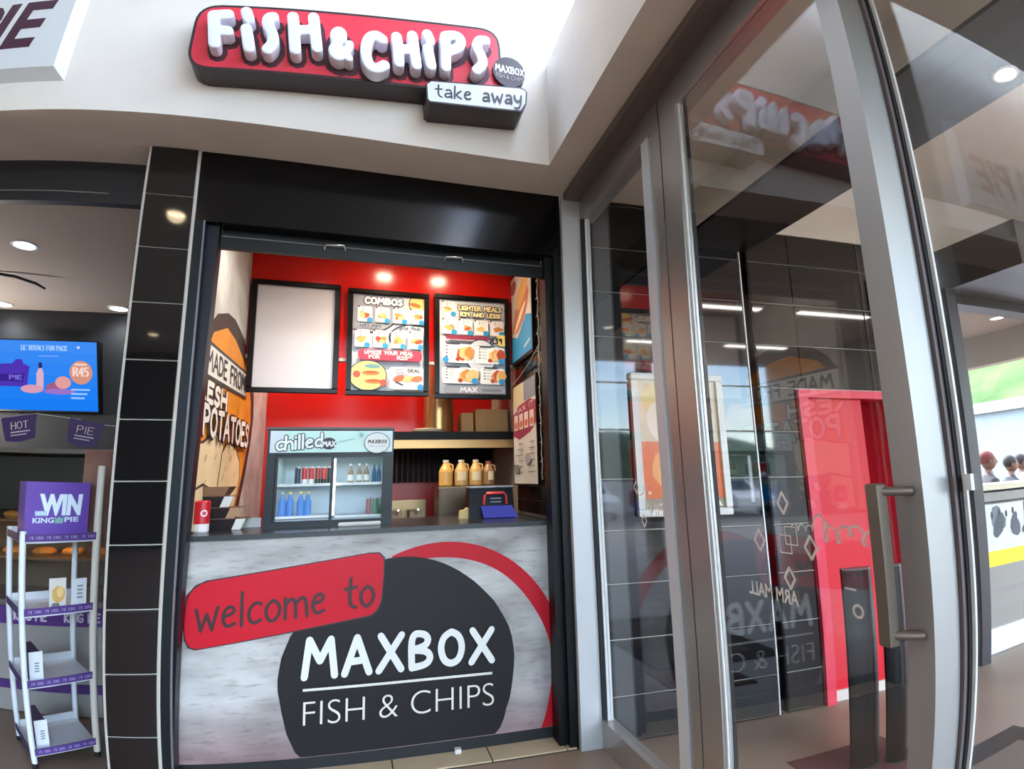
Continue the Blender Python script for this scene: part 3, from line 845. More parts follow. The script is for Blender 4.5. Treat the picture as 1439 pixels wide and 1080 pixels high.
def frame(name, label, x0, x1, z0, z1, y=4.37, w=.04):
    t = empty(name, ((x0 + x1) / 2, 4.385, z0), label, 'menu board', 'menu boards on the red wall')
    for a, b_, c, d in ((x0, x1, z0, z0 + w), (x0, x1, z1 - w, z1), (x0, x0 + w, z0 + w, z1 - w), (x1 - w, x1, z0 + w, z1 - w)):
        bx('frame_bar', a, b_, y - .02, 4.384, c, d, P((12, 9, 10), .3, spec=.25, name='frame_black'), t, ch=.005)
    bx('backing', x0 + w - .005, x1 - w + .005, y, 4.384, z0 + w - .005, z1 - w + .005, P((214, 214, 220), .5), t)
    return t
t = frame('menu_board', 'blank white poster in a black frame, leftmost on the red wall', -.872, -.228, 2.135, 3.025)
pb = Print(XZ(4.37)); pb.rect(-.83, -.27, 2.178, 2.984, P((222, 220, 226), .45)); pb.build('poster', t)
t = frame('menu_board', 'combo meals menu poster in a black frame, middle of the three', -.17, .475, 2.128, 3.01)
p = Print(XZ(4.37)); X0, X1, Z0, Z1 = -.128, .433, 2.17, 2.968
def u2(u): return X0 + u * (X1 - X0)
def v2(v): return Z0 + v * (Z1 - Z0)
GRY = P((150, 158, 172), .5); LGR = P((206, 216, 228), .5); NAV = P((44, 46, 76), .5)
p.rect(X0, X1, Z0, Z1, LGR)
def clip(pts):
    return [(min(max(a, X0), X1), min(max(b_, Z0), Z1)) for a, b_ in pts]
def cel(c, r, m, n=40):
    p.poly(clip([(u2(c[0]) + r[0] * math.cos(2 * PI * k / n), v2(c[1]) + r[1] * math.sin(2 * PI * k / n)) for k in range(n)]), m)
cel((.2, .84), (.25, .2), NAV); cel((.2, .845), (.24, .19), GRY); cel((.98, .93), (.115, .1), NAV); cel((.98, .93), (.108, .092), P((244, 214, 130), .5))
cel((.85, .56), (.2, .12), NAV); cel((.86, .555), (.19, .115), LGR)
p.ell((u2(.87), v2(.92)), (.05, .018), P((190, 120, 60)), rot=-.2)
p.stext('COMBOS', ((u2(.16), v2(.905)), (u2(.68), v2(.905)), (u2(.68), v2(.965)), (u2(.16), v2(.97))), .017, P((236, 240, 250)), .25, NAV, .016)
for k in range(4): card(p, u2(.06 + .245 * k), u2(.06 + .245 * k + .2), v2(.71), v2(.87), 10 + k)
p.stext("Let's share".replace('L', 'L'), Print.rq(u2(.1), u2(.38), v2(.655), v2(.685)), .005, P((60, 70, 100)), .2)
p.stext('Lighter Meals', Print.rq(u2(.6), u2(.95), v2(.64), v2(.675)), .006, P((60, 70, 110)), .2)
for k in range(4): card(p, u2(.03 + .25 * k), u2(.03 + .25 * k + .2), v2(.44), v2(.62), 20 + k)
p.rect(u2(.08), u2(.97), v2(.305), v2(.415), P((190, 62, 92), .5), .03)
p.stext('UPSIZE YOUR MEAL', Print.rq(u2(.17), u2(.84), v2(.368), v2(.40)), .008, WHITE, .22)
p.stext('FOR', Print.rq(u2(.23), u2(.37), v2(.322), v2(.353)), .008, WHITE, .22)
p.stext('R20', Print.rq(u2(.62), u2(.76), v2(.318), v2(.353)), .008, WHITE, .22)
p.stext('00', Print.rq(u2(.77), u2(.82), v2(.338), v2(.355)), .004, WHITE, .22)
cel((.22, .145), (.145, .125), NAV); cel((.22, .145), (.138, .118), P((244, 220, 140), .5))
p.stext('KOTA', Print.rq(u2(.17), u2(.4), v2(.225), v2(.265)), .009, P((90, 150, 160)), .2) if False else p.ell((u2(.28), v2(.24)), (.06, .018), P((110, 160, 160)), wob=.2)
for a, b_ in ((.26, .17), (.3, .085)):
    p.ell((u2(a), v2(b_)), (.07, .02), P((224, 140, 74)), 16, wob=.15, seed=3); p.ell((u2(a), v2(b_ + .008)), (.06, .008), P((190, 80, 50)), 12)
p.ell((u2(.07), v2(.155)), .028, P((206, 90, 80)), 16); p.ell((u2(.43), v2(.075)), .028, P((206, 90, 80)), 16)
cel((.82, .2), (.09, .05), GRY)
p.rect(u2(.52), u2(.99), v2(.01), v2(.24), P((240, 242, 244), .4), .02)
p.stext('DEAL', Print.rq(u2(.77), u2(.94), v2(.19), v2(.22)), .007, P((70, 80, 70)), .2)
for k in range(3): p.rect(u2(.6), u2(.72 + .05 * (k == 2)), v2(.205 - .025 * k), v2(.212 - .025 * k), P((120, 120, 130)))
for a, c in ((.65, (196, 110, 80)), (.78, (232, 200, 130)), (.9, (206, 130, 90))): p.ell((u2(a), v2(.12)), (.05, .025), P(c), 14, rot=.2, wob=.2, seed=int(a * 100))
p.stroke([(u2(.6), v2(.085)), (u2(.7), v2(.055))], .012, P((70, 74, 84)))
p.ell((u2(.95), v2(.035)), .026, BLU, 16)
p.build('poster', t)
t = frame('menu_board', 'lighter meals menu poster in a black frame, rightmost on the red wall', .522, 1.175, 2.115, 3.02)
p = Print(XZ(4.37)); X0, X1, Z0, Z1 = .566, 1.13, 2.16, 2.976
p.rect(X0, X1, Z0, Z1, LGR)
card(p, u2(.03), u2(.24), v2(.83), v2(.985), 31)
YEL = P((250, 240, 190))
p.stext('LIGHTER MEALS', Print.rq(u2(.29), u2(.95), v2(.90), v2(.945)), .012, YEL, .22, P((30, 30, 34)), .013)
p.stext('R39 AND LESS!', Print.rq(u2(.31), u2(.93), v2(.83), v2(.872)), .012, YEL, .22, P((30, 30, 34)), .013)
for k in range(4): card(p, u2(.03 + .245 * k), u2(.03 + .245 * k + .22), v2(.63), v2(.79), 40 + k)
cel((.95, .58), (.06, .05), P((244, 222, 130), .5))
p.stext('MAXI MEALS', Print.rq(u2(.08), u2(.72), v2(.575), v2(.61)), .018, P((150, 40, 70)), .14, P((44, 30, 54)), .012) if False else p.rect(u2(.08), u2(.74), v2(.57), v2(.615), P((140, 44, 74)), .015)
p.stext('R39', Print.rq(u2(.77), u2(.95), v2(.545), v2(.6)), .012, P((40, 40, 60)), .2)
cel((.62, .4), (.14, .15), NAV); cel((.62, .4), (.13, .14), LGR)
for a0, a1, b0, b1, sd in ((.03, .49, .32, .52, 50), (.53, .98, .32, .5, 51), (.03, .56, .1, .27, 52), (.6, .98, .1, .27, 53)):
    p.rect(u2(a0), u2(a1), v2(b0), v2(b1), P((240, 243, 246), .4), .015)
    w, h = a1 - a0, b1 - b0
    for k in range(4): p.rect(u2(a0 + .05), u2(a0 + .08), v2(b1 - h * (.16 + .18 * k)), v2(b1 - h * (.1 + .18 * k)), P((60, 60, 70))); p.rect(u2(a0 + .1), u2(a0 + .17), v2(b1 - h * (.15 + .18 * k)), v2(b1 - h * (.12 + .18 * k)), P((160, 160, 166)))
    for k in range(4): p.ell((u2(a0 + w * (.62 + .09 * k)), v2(b0 + h * (.45 + .1 * (k % 2)))), (w * .09, h * .26), P(FOOD[(sd + k) % 4 if k != 2 else 3]), 14, wob=.3, seed=sd + k)
    p.ell((u2(a0 + w * .5), v2(b0 + h * .2)), (.02, .016), P((176, 60, 44)), 12)
    p.ell((u2(a1 - .05 if sd != 50 else a0 + .05), v2(b0 + .03)), .026, BLU, 16)
    p.rect(u2(a0 + .06), u2(a0 + .26), v2(b1 - .004), v2(b1 + .012), P((60, 60, 74)))
p.rect(u2(.05), u2(.98), v2(.0), v2(.075), GRY, .02)
p.stext('MAX', Print.rq(u2(.3), u2(.54), v2(.012), v2(.058)), .012, P((226, 230, 240)), .2)
p.rect(u2(.62), u2(.92), v2(.02), v2(.05), P((120, 126, 140)), .01)
p.build('poster', t)

# posters on the kitchen's right wall
t = empty('wall_poster', (1.23, 4.1, 2.4), 'photo poster of a burger over blue, upper one on the dark tiled kitchen wall', 'poster')
bx('backing', 1.205, 1.232, 3.78, 4.395, 2.41, 3.2, BLACK, t)
p = Print(lambda a, b, h: (1.205 - h, a, b), step=.0004)
p.rect(3.80, 4.385, 2.44, 3.19, P((206, 200, 196), .4))
p.poly([(3.8, 2.44), (3.8, 2.72), (3.95, 2.76), (4.2, 2.62), (4.385, 2.68), (4.385, 2.44)], P((52, 140, 196), .4))
p.ell((4.1, 2.83), (.27, .12), P((186, 112, 92), .5), 22, rot=-.5, wob=.15, seed=2)
p.ell((4.05, 2.98), (.2, .09), P((214, 168, 104), .5), 18, rot=-.4, wob=.2, seed=4)
p.ell((4.3, 3.1), (.09, .06), P((150, 90, 90), .5), 12, wob=.2)
p.ell((4.12, 2.78), (.2, .03), P((236, 220, 190), .5), 12, rot=-.5)
p.stroke([(3.85, 2.53), (4.0, 2.5)], .02, P((190, 214, 230)))
p.build('poster', t)
t = empty('wall_poster', (1.23, 4.06, 1.4), 'menu list poster with a dark pink band, lower one on the dark tiled kitchen wall', 'poster')
bx('backing', 1.205, 1.232, 3.725, 4.40, 1.40, 2.235, BLACK, t)
p = Print(lambda a, b, h: (1.205 - h, a, b), step=.0004)
p.rect(3.745, 4.385, 1.41, 2.22, P((206, 206, 204), .5))
p.rect(4.08, 4.385, 2.03, 2.22, P((206, 196, 160), .5)); p.rect(3.745, 4.06, 2.06, 2.22, P((130, 132, 146), .5))
p.poly([(3.745, 1.86), (3.745, 2.03), (3.9, 2.06), (4.2, 2.04), (4.385, 1.98), (4.385, 1.80), (4.2, 1.76), (3.9, 1.80)], P((150, 58, 84), .5))
p.stext('MAX IT', ((4.34, 1.975), (3.8, 2.0), (3.8, 2.035), (4.34, 2.01)), .008, P((226, 206, 214)), .2)
for k in range(4):
    a = 3.79 + .145 * k
    p.rect(a, a + .11, 1.84, 1.965, P((226, 206, 200))); p.ell((a + .055, 1.88), (.045, .03), P((196, 110, 80)), 10)
for c in range(2):
    for k in range(6):
        a = 3.78 + .31 * c
        p.rect(a, a + .12 + .1 * ((k * 7) % 3) / 3, 1.72 - .045 * k, 1.728 - .045 * k, P((130, 130, 130)))
p.rect(4.2, 4.34, 1.5, 1.56, P((120, 122, 126))); p.ell((3.95, 1.6), (.08, .04), P((160, 160, 164)), 12)
p.build('poster', t)
cb = MB()
pts = [(1.20, 3.62 + .012 * math.sin(k * 1.9), 3.15 - .045 * k) for k in range(39)]
cb.tube(pts, .005, P((190, 184, 176), .6), 6)
for k in range(2, 38, 3):
    x, y, z = pts[k]; cb.tube([(x, y, z), (x - .005, y + .03, z - .012)], .003, P((190, 184, 176), .6), 5)
cb.tube([(1.20, 3.62, 2.42), (1.20, 3.9, 2.33), (1.20, 4.2, 2.27), (1.2, 4.38, 2.25)], .004, P((190, 184, 176), .6), 6)
cb.build('string_light', label='string of pale fairy lights hanging down the dark kitchen wall', cat='lights')

# hood, duct, boxes on it
hdm = empty('extractor_hood', (.7, 4.9, 1.7), 'stainless extractor hood with a round duct over the fryers', 'extractor hood')
bx('front_strip', .175, 1.23, 4.5, 4.53, 1.715, 1.785, P((190, 150, 96), .35, .5, name='brass_steel'), hdm)
bx('canopy', .175, 1.23, 4.531, 5.38, 1.74, 1.855, P((60, 50, 44), .4, .3), hdm)
bx('lip', .17, 1.232, 4.485, 4.60, 1.786, 1.852, P((20, 15, 13), .5, spec=.2), hdm)
MB().lathe([(.135, 0), (.135, 1.48)], (.615, 4.82, 1.855), P((176, 140, 92), .3, .8, name='duct_metal'), 28).build('duct', hdm)
fb = MB()
for k in range(20):
    x = .19 + .052 * k
    fb.box(x, x + .04, 5.3, 5.33, 1.44, 1.735, P((11, 9, 8), .6, spec=.15))
fb.build('filters', hdm)
for x0, x1, z1, y0, lab in ((.80, .905, 2.035, 4.66, 'small kraft box with a dark side on the extractor hood'), (.925, 1.215, 2.065, 4.62, 'wide cardboard box lying on the extractor hood')):
    t = empty('cardboard_box', ((x0 + x1) / 2, y0 + .12, 1.856), lab, 'box', 'boxes on the hood')
    bx('carton', x0, x1, y0, y0 + .24, 1.856, z1, KRAFT, t, ch=.003)
    bx('tape', x0 - .001, x1 + .001, y0 + .1, y0 + .14, z1, z1 + .001, P((176, 134, 84), .4), t)
MB().lathe([(.12, 0), (.13, .02), (.12, .025)], (.5, 4.6, 1.856), P((220, 204, 170), .5), 20).build('paper_plate', label='pale round tray lying on the hood beside the duct', cat='tray')

# fryer bench
fr = empty('fryer', (.4, 4.9, 0), 'stainless fryer bench below the extractor hood', 'fryer')
bx('body', .18, .555, 4.62, 5.28, .005, 1.12, P((150, 128, 96), .3, .8, name='warm_steel'), fr)
bx('splashback', .18, .555, 5.2, 5.28, 1.121, 1.28, P((150, 128, 96), .3, .8), fr)
for x in (.27, .43):
    MB().tube([(x, 4.6, 1.22), (x, 4.75, 1.19), (x, 5.0, 1.13)], .01, CHROME, 8).box(x - .05, x + .05, 4.8, 5.1, 1.10, 1.2, P((120, 104, 84), .4, .8)).build('basket', fr)
cabn = empty('steel_cabinet', (.8, 4.5, 0), 'brown steel cabinet that carries the sauce jugs', 'cabinet')
bx('body', .562, 1.06, 4.3, 4.62, .005, 1.385, P((84, 70, 56), .35, .6, name='cabinet_steel'), cabn)
bx('top', .556, 1.065, 4.29, 4.63, 1.386, 1.4, P((120, 98, 70), .35, .6), cabn)
bx('door', .57, .80, 4.288, 4.299, 1.0, 1.375, P((92, 78, 62), .35, .6), cabn)
JG = [((222, 172, 92), 'pale mustard', True, .63), ((206, 166, 104), 'second from left', True, .757), ((206, 160, 92), 'third from left', True, .878), ((150, 112, 76), 'brownish', False, .985)]
for k, (c, w, big, x) in enumerate(JG):
    t = empty('sauce_jug', (x, 4.42, 1.4), {0: 'full pale mustard sauce jug without a square label, leftmost of four', 1: 'sauce jug with a cream label, second from left of four', 2: 'sauce jug with a cream label, third from left of four', 3: 'browner, smaller sauce jug, rightmost of four'}[k], 'jug', 'sauce jugs on the cabinet')
    sc = 1 if k < 3 else .93
    m = P(c, .35)
    MB().lathe([(.05 * sc, 0), (.058 * sc, .01), (.058 * sc, .115 * sc), (.052 * sc, .135 * sc), (.024 * sc, .185 * sc), (.022 * sc, .192 * sc)], (x, 4.42, 1.4), m, 20).build('body', t)
    MB().lathe([(.025 * sc, 0), (.025 * sc, .02)], (x, 4.42, 1.4 + .192 * sc), P((236, 226, 204) if k < 3 else (150, 70, 50), .4), 16).build('cap', t)
    MB().tube([(x + .02, 4.41, 1.4 + .18 * sc), (x + .052, 4.40, 1.4 + .17 * sc), (x + .055, 4.40, 1.4 + .125 * sc)], .008, m, 8).build('handle', t)
    if k: 
        lp = Print(lambda a, b, h, x=x, sc=sc: (x + .0595 * sc * math.sin(a), 4.42 - .0595 * sc * math.cos(a) - h, b))
        for i in range(6):
            a = (-.75 if k < 3 else -.2) + .22 * i
            if k == 3 and i > 3: continue
            lp.h = .0004; lp.poly([(a, 1.445), (a + .22, 1.445), (a + .22, 1.515), (a, 1.515)], P((232, 214, 170), .5))
        lp.build('jug_label', t)

# drinks fridge
fx0, fx1, fy0, fy1 = -.56, .167, 3.5, 3.92
fg = empty('drinks_fridge', ((fx0 + fx1) / 2, 3.7, 1.2), 'black countertop drinks fridge with a mint header and two sliding glass doors', 'fridge')
FB = P((8, 11, 16), .35, spec=.3, name='fridge_black'); FI = P((206, 222, 228), .4, name='fridge_lining')
bx('side_panel', fx0, -.512, fy0, fy1, 1.2, 1.775, FB, fg); bx('side_panel', .117, fx1, fy0, fy1, 1.2, 1.775, FB, fg)
bx('back_panel', -.512, .117, fy1 - .02, fy1, 1.2, 1.775, FI, fg)
bx('base', -.512, .117, fy0, fy1 - .02, 1.2, 1.235, FB, fg)
bx('top', -.512, .117, fy0, fy1 - .02, 1.625, 1.775, FB, fg)
bx('lining', -.512, -.505, fy0 + .05, fy1 - .021, 1.236, 1.624, FI, fg); bx('lining', .110, .117, fy0 + .05, fy1 - .021, 1.236, 1.624, FI, fg)
bx('top_edge', fx0 - .006, fx1 + .004, fy0 - .012, fy1, 1.776, 1.79, P((70, 62, 56), .4), fg)
hb = Print(XZ(fy0), base=.006)
hb.mb.box(-.545, .158, fy0 - .006, fy0 - .0002, 1.637, 1.768, P((190, 226, 214), .3, name='mint_header'))
hb.poly([(-.545, 1.637), (-.44, 1.637), (-.48, 1.768), (-.545, 1.768)], P((206, 216, 220), .3)); hb.poly([(.06, 1.637), (.158, 1.637), (.158, 1.768), (.0, 1.768)], P((206, 222, 222), .3))
hb.stext('chilled', ((-.51, 1.65), (-.255, 1.672), (-.255, 1.75), (-.51, 1.728)), .014, P((236, 244, 240)), .12, P((60, 66, 66)), .012, smooth=True)
hb.ell((-.217, 1.69), (.042, .036), P((58, 48, 52)), 24)
hb.stext('MAX', Print.rq(-.252, -.18, 1.674, 1.702), .008, WHITE, .2)
hb.ell((.065, 1.692), (.078, .066), P((60, 56, 56)), 32); hb.ell((.065, 1.692), (.074, .062), P((232, 236, 232)), 32)
hb.stext('MAXBOX', Print.rq(.012, .122, 1.69, 1.71), .005, P((86, 58, 48)), .3)
hb.ftext('FISH & CHIPS', Print.rq(.015, .12, 1.666, 1.678), P((190, 180, 176)))
for k in range(3):
    a = k * PI / 3; hb.stroke([(-.03 - .018 * math.cos(a), 1.742 - .018 * math.sin(a)), (-.03 + .018 * math.cos(a), 1.742 + .018 * math.sin(a))], .004, P((110, 160, 170)), jn=5)
hb.stroke([(-.16, 1.70), (-.12, 1.708), (-.07, 1.72)], .004, P((140, 190, 190)), jn=5)
hb.build('header_sign', fg)
for a0, a1, y in ((-.512, -.187, fy0 + .018), (-.197, .117, fy0 + .004)):
    dn = empty('sliding_door', ((a0 + a1) / 2, y, 1.236)); dn.parent = fg; dn.location = Vector(dn.location) - WP[fg.name]
    for i, (x0, x1, z0, z1) in enumerate(((a0, a0 + .014, 1.236, 1.624), (a1 - .014, a1, 1.236, 1.624), (a0 + .014, a1 - .014, 1.236, 1.246), (a0 + .014, a1 - .014, 1.608, 1.624))):
        bx('door_rail', x0, x1, y, y + .01, z0, z1, FB if i != 2 else P((150, 160, 168), .4), dn)
    bx('glass_pane', a0 + .014, a1 - .014, y + .003, y + .007, 1.246, 1.608, CLEAR, dn)
bx('light_tube', -.186, -.172, fy0 + .03, fy0 + .04, 1.26, 1.60, E((226, 240, 255), 5), fg)
for a0, a1, z in ((-.504, -.192, 1.447), (-.504, -.192, 1.258), (-.17, .109, 1.447), (-.17, .109, 1.25)):
    bx('shelf', a0, a1, fy0 + .06, fy1 - .03, z - .006, z, P((226, 232, 236), .4), fg)
    bx('shelf_strip', a0, a1, fy0 + .052, fy0 + .06, z - .010, z + .006, WHITE, fg)
fl_ = bpy.data.lights.new('fridge_light', 'AREA'); fl_.energy = .6; fl_.size = .5; fl_.size_y = .2; fl_.shape = 'RECTANGLE'; fl_.color = (.85, .95, 1)
flo = link(bpy.data.objects.new('fridge_light', fl_)); flo.parent = fg; flo.location = Vector((-.2, 3.62, 1.615)) - WP[fg.name]
def can(loc, body, low, label, h=.108, r=.0165, name='drink_can', group='cans in the fridge', cat='can'):
    mt = P((190, 192, 196), .25, .8)
    MB().lathe([(r * .8, 0, mt), (r, .006, low), (r, h * .3, body), (r, h * .92, mt), (r * .82, h, mt), (r * .78, h - .003, mt)], loc, body, 16).build(name, label=label, cat=cat, group=group)
RC = P((206, 24, 44), .3); DB = P((30, 36, 74), .3); WH = P((236, 232, 232), .35); BK = P((30, 24, 30), .3)
zc = 1.447
can((-.395, 3.6, zc), DB, DB, 'dark blue can, leftmost on the top left fridge shelf')
can((-.356, 3.6, zc), RC, WH, 'red can with a white foot, left of the red pair in the fridge')
can((-.318, 3.6, zc), RC, WH, 'red can with a white foot, right of the red pair in the fridge')
can((-.280, 3.6, zc), P((160, 24, 40), .3), BK, 'darker red can with a black foot in the fridge')
can((-.245, 3.6, zc), RC, BK, 'bright red can with a black foot near the fridge middle')
can((-.21, 3.6, zc), P((60, 24, 50), .3), BK, 'dark maroon can, last before the fridge light')
can((.028, 3.6, 1.25), P((150, 72, 56), .35), P((150, 72, 56), .35), 'rusty brown can on the lower right fridge shelf')
can((.066, 3.6, 1.25), P((40, 120, 70), .3), P((40, 120, 70), .3), 'green can beside the rusty can in the fridge')
can((.098, 3.6, 1.25), P((36, 110, 60), .3), P((36, 110, 60), .3), 'green can against the right wall of the fridge')
def bottle(loc, body, cap, label, h, r, lab=None, group=None):
    x, y, z = loc
    t = empty('drink_bottle', loc, label, 'bottle', group)
    MB().lathe([(r * .85, 0), (r, .006), (r, h * .55), (r * .9, h * .62), (r * .42, h * .82), (r * .38, h * .9)], loc, body, 16).build('body', t)
    MB().lathe([(r * .46, h * .9), (r * .46, h)], loc, cap, 12).build('cap', t)
    if lab: MB().lathe([(r * 1.02, h * .14), (r * 1.02, h * .44)], loc, lab, 16).build('paper_label', t)
    return t
for k, (x, w) in enumerate(((-.472, 'leftmost'), (-.43, 'second from left'), (-.37, 'third from left'), (-.33, 'rightmost'))):
    bottle((x, 3.6, 1.258), P((24, 130, 214), .15), P((232, 214, 60), .4) if k else P((150, 190, 120), .4), f'blue sports drink bottle, {w} of four on the lower fridge shelf', .148, .022, None, 'blue bottles in the fridge')
for k, (x, w) in enumerate(((-.088, 'left'), (-.035, 'middle'), (.008, 'right'))):
    bottle((x, 3.6, 1.447), P((150, 130, 110), .15), P((226, 226, 220), .4), f'clear bottle with a white label, {w} one of three in the fridge', .122, .017, P((236, 234, 228), .5), 'white-labelled bottles in the fridge')
for k, (x, w) in enumerate(((.055, 'left'), (.085, 'right'))):
    bottle((x, 3.62, 1.447), P((30, 90, 140), .2), P((40, 80, 120), .4), f'dim dark blue bottle at the fridge side, {w} one of two', .115, .014, None, 'dark blue bottles in the fridge')
bx('paper_tray', -.14, .10, 3.40, 3.46, 1.2, 1.222, P((206, 206, 200), .5), label='pale flat tray lying before the right fridge door', cat='tray', ch=.006)

# left of the fridge: can and sample boxes
t = empty('drinks_can', (-.855, 3.40, 1.2), 'big red and white can standing on the counter by the shutter guide', 'can')
MB().lathe([(.036, 0), (.041, .008), (.041, .048)], (-.855, 3.40, 1.2), WH, 24).build('white_foot', t)
MB().lathe([(.041, .048), (.041, .165), (.036, .172), (.034, .169)], (-.855, 3.40, 1.2), RC, 24).build('red_body', t)
lp = Print(lambda a, b, h: (-.855 + (.042 + h) * math.sin(a / .042), 3.40 - (.042 + h) * math.cos(a / .042), b))
lp.ring((.022, 1.305), .011, .018, WH); lp.build('ring_print', t)
def tray(x0, x1, z0, z1, y, side, label):
    t = empty('takeaway_box', ((x0 + x1) / 2, y + .06, z0), label, 'takeaway box', 'sample takeaway boxes on the counter')
    IN = P((38, 28, 30), .6); w = .004; d = .16; e = .022
    lo = [(x0 + .02, y + .02), (x1 - e - .02, y + .02), (x1 - e - .02, y + d - .02), (x0 + .02, y + d - .02)]
    hi = [(x0, y), (x1 - .02, y), (x1 - .02, y + d), (x0, y + d)]
    b_ = MB()
    b_.face([(a, c, z0) for a, c in lo][::-1], IN)
    for j in range(4):
        k = (j + 1) % 4
        b_.face([(*lo[j], z0), (*lo[k], z0), (*hi[k], z1), (*hi[j], z1)], IN)
    b_.build('tray', t)
    s_ = MB(); s_.prism([(x1 - .06, y - .002, z0 + .002), (x1 - .012, y - .002, z0 + .002), (x1 + .012, y - .002, z1), (x1 - .038, y - .002, z1)], (0, -.002, 0), side); s_.build('printed_side', t)
    MB().box(x0 - .004, x1 + .01, y - .004, y + d + .004, z1, z1 + .003, P((120, 92, 70), .6)).build('rim', t)
BRK = P((170, 130, 94), .6)
tray(-.905, -.665, 1.2, 1.262, 3.52, P((220, 216, 206), .5), 'takeaway box with a white printed side, bottom of the stack')
tray(-.925, -.70, 1.2655, 1.325, 3.52, BRK, 'takeaway box with a brown side, middle of the stack') if False else tray(-.885, -.70, 1.2655, 1.325, 3.52, BRK, 'takeaway box with a brown side, middle of the stack')
tray(-.885, -.735, 1.3285, 1.39, 3.52, P((214, 212, 206), .5), 'takeaway box with a pale side, third up in the stack')
MB().hexa([(-.885, 3.52, 1.3945), (-.775, 3.52, 1.3945), (-.775, 3.66, 1.3945), (-.885, 3.66, 1.3945)], [(-.885, 3.50, 1.446), (-.745, 3.50, 1.446), (-.745, 3.68, 1.446), (-.885, 3.68, 1.446)], P((140, 106, 80), .6)).build('takeaway_box', label='plain brown takeaway box on top of the stack', cat='takeaway box', group='sample takeaway boxes on the counter')
bx('white_board', -.885, -.60, 3.70, 3.712, 1.2, 1.255, P((220, 222, 220), .5), label='low white card behind the takeaway boxes', cat='card')

# point of sale
ps = empty('payment_terminal', (.82, 3.65, 1.2), 'black till screen with a red grip and a blue lit display', 'till')
MB().hexa([(.665, 3.56, 1.2), (.975, 3.56, 1.2), (.975, 3.80, 1.2), (.665, 3.80, 1.2)], [(.672, 3.60, 1.392), (.972, 3.60, 1.392), (.972, 3.72, 1.392), (.672, 3.72, 1.392)], P((8, 9, 13), .4, spec=.2)).build('body', ps)
MB().box(.668, .976, 3.58, 3.74, 1.392, 1.405, P((150, 156, 164), .3, .3), .004).build('top_edge', ps)
MB().tube([(.765, 3.575, 1.285), (.77, 3.575, 1.345), (.785, 3.575, 1.358), (.9, 3.575, 1.358), (.918, 3.575, 1.345), (.923, 3.575, 1.285)], .011, P((196, 54, 54), .4), 8).build('grip', ps)
for z in (1.32, 1.298): MB().box(.81, .885, 3.568, 3.572, z, z + .008, P((150, 160, 180), .4)).build('key_strip', ps)
MB().hexa([(.752, 3.50, 1.205), (.984, 3.50, 1.205), (.984, 3.512, 1.205), (.752, 3.512, 1.205)], [(.740, 3.545, 1.278), (.95, 3.545, 1.278), (.95, 3.557, 1.278), (.740, 3.557, 1.278)], E((84, 92, 204), .55)).build('blue_screen', ps)
MB().prism([(.605, 3.6, 1.2), (.762, 3.6, 1.2), (.758, 3.6, 1.268), (.655, 3.6, 1.268), (.645, 3.6, 1.256), (.61, 3.6, 1.25)], (0, .05, 0), P((222, 190, 126), .6)).build('note_box', label='cream paper holder on the counter left of the till', cat='box')

# ------------------------------------------------------------------ downlights
def downlight(x, y, z, label, watt, color=(1, .85, .65), r=.055, em=14, group=None, spot=150):
    t = empty('downlight', (x, y, z), label, 'light', group)
    MB().lathe([(r * 1.25, 0), (r * 1.25, -.006), (r, -.008), (r * .95, -.002)], (x, y, z), WHITE, 24).build('rim', t)
    MB().lathe([(r * .94, -.004), (r * .6, -.007), (0, -.008)], (x, y, z), E(tuple(int(255 * c ** .4545) for c in color), em), 20).build('lens', t)
    if watt:
        l = bpy.data.lights.new('lamp', 'SPOT'); l.energy = watt; l.color = color; l.shadow_soft_size = r
        l.spot_size = math.radians(spot); l.spot_blend = .8
        o = link(bpy.data.objects.new('lamp', l)); o.parent = t; o.location = (0, 0, -.02)
    return t
downlight(.12, 3.9, 3.34, 'kitchen downlight in the pale ceiling, left of two', 70, (1, .78, .55), group='kitchen downlights', spot=118, em=130, r=.07)
downlight(.62, 3.9, 3.34, 'kitchen downlight in the pale ceiling, right of two', 70, (1, .78, .55), group='kitchen downlights', spot=118, em=130, r=.07)
downlight(-.45, 3.42, 3.34, 'added unseen kitchen downlight above the hatch, brightening the potato mural', 60, (1, .93, .84))  # unseen lamp, added to brighten the mural wall
downlight(.3, 4.9, 3.34, 'kitchen downlight behind the red hanging wall, over the hood', 60, (1, .8, .6))
downlight(-.45, 4.75, 3.34, 'added unseen kitchen downlight behind the red hanging wall, over the fridge', 75, (1, .92, .82))  # unseen lamp added to lift the lower back and left walls
downlight(2.41, 1.13, 3.0, 'downlight in the dark beam beyond the right glass panel', 14, (1, .86, .66), r=.05, em=10)
downlight(-2.34, -1, 4.78, 'warm canopy downlight nearer the shops', 30, (1, .8, .5), r=.1, em=14, group='canopy downlights')
downlight(-4.6, -7.2, 4.78, 'warm canopy downlight near the outer edge', 30, (1, .8, .5), r=.1, em=14, group='canopy downlights')

for k, (x, y) in enumerate(((4.6, -1.5), (6.4, -1.5), (4.4, .3), (6.2, .3))):
    t = empty('strip_light', (x, y, 3.69), 'fluorescent strip on the entrance ceiling, ' + ('outer row, nearer the glass', 'outer row, further from the glass', 'inner row, nearer the glass', 'inner row, further from the glass')[k], 'light', 'entrance strip lights')
    bx('housing', x - .62, x + .62, y - .06, y + .06, 3.65, 3.689, WHITE, t)
    bx('tube', x - .6, x + .6, y - .03, y + .03, 3.625, 3.649, E((255, 236, 214), .8), t)
    l = bpy.data.lights.new('lamp', 'AREA'); l.shape = 'RECTANGLE'; l.size = 1.2; l.size_y = .1; l.energy = 13; l.color = (1, .95, .88)
    o = link(bpy.data.objects.new('lamp', l)); o.parent = t; o.location = (0, 0, -.08)

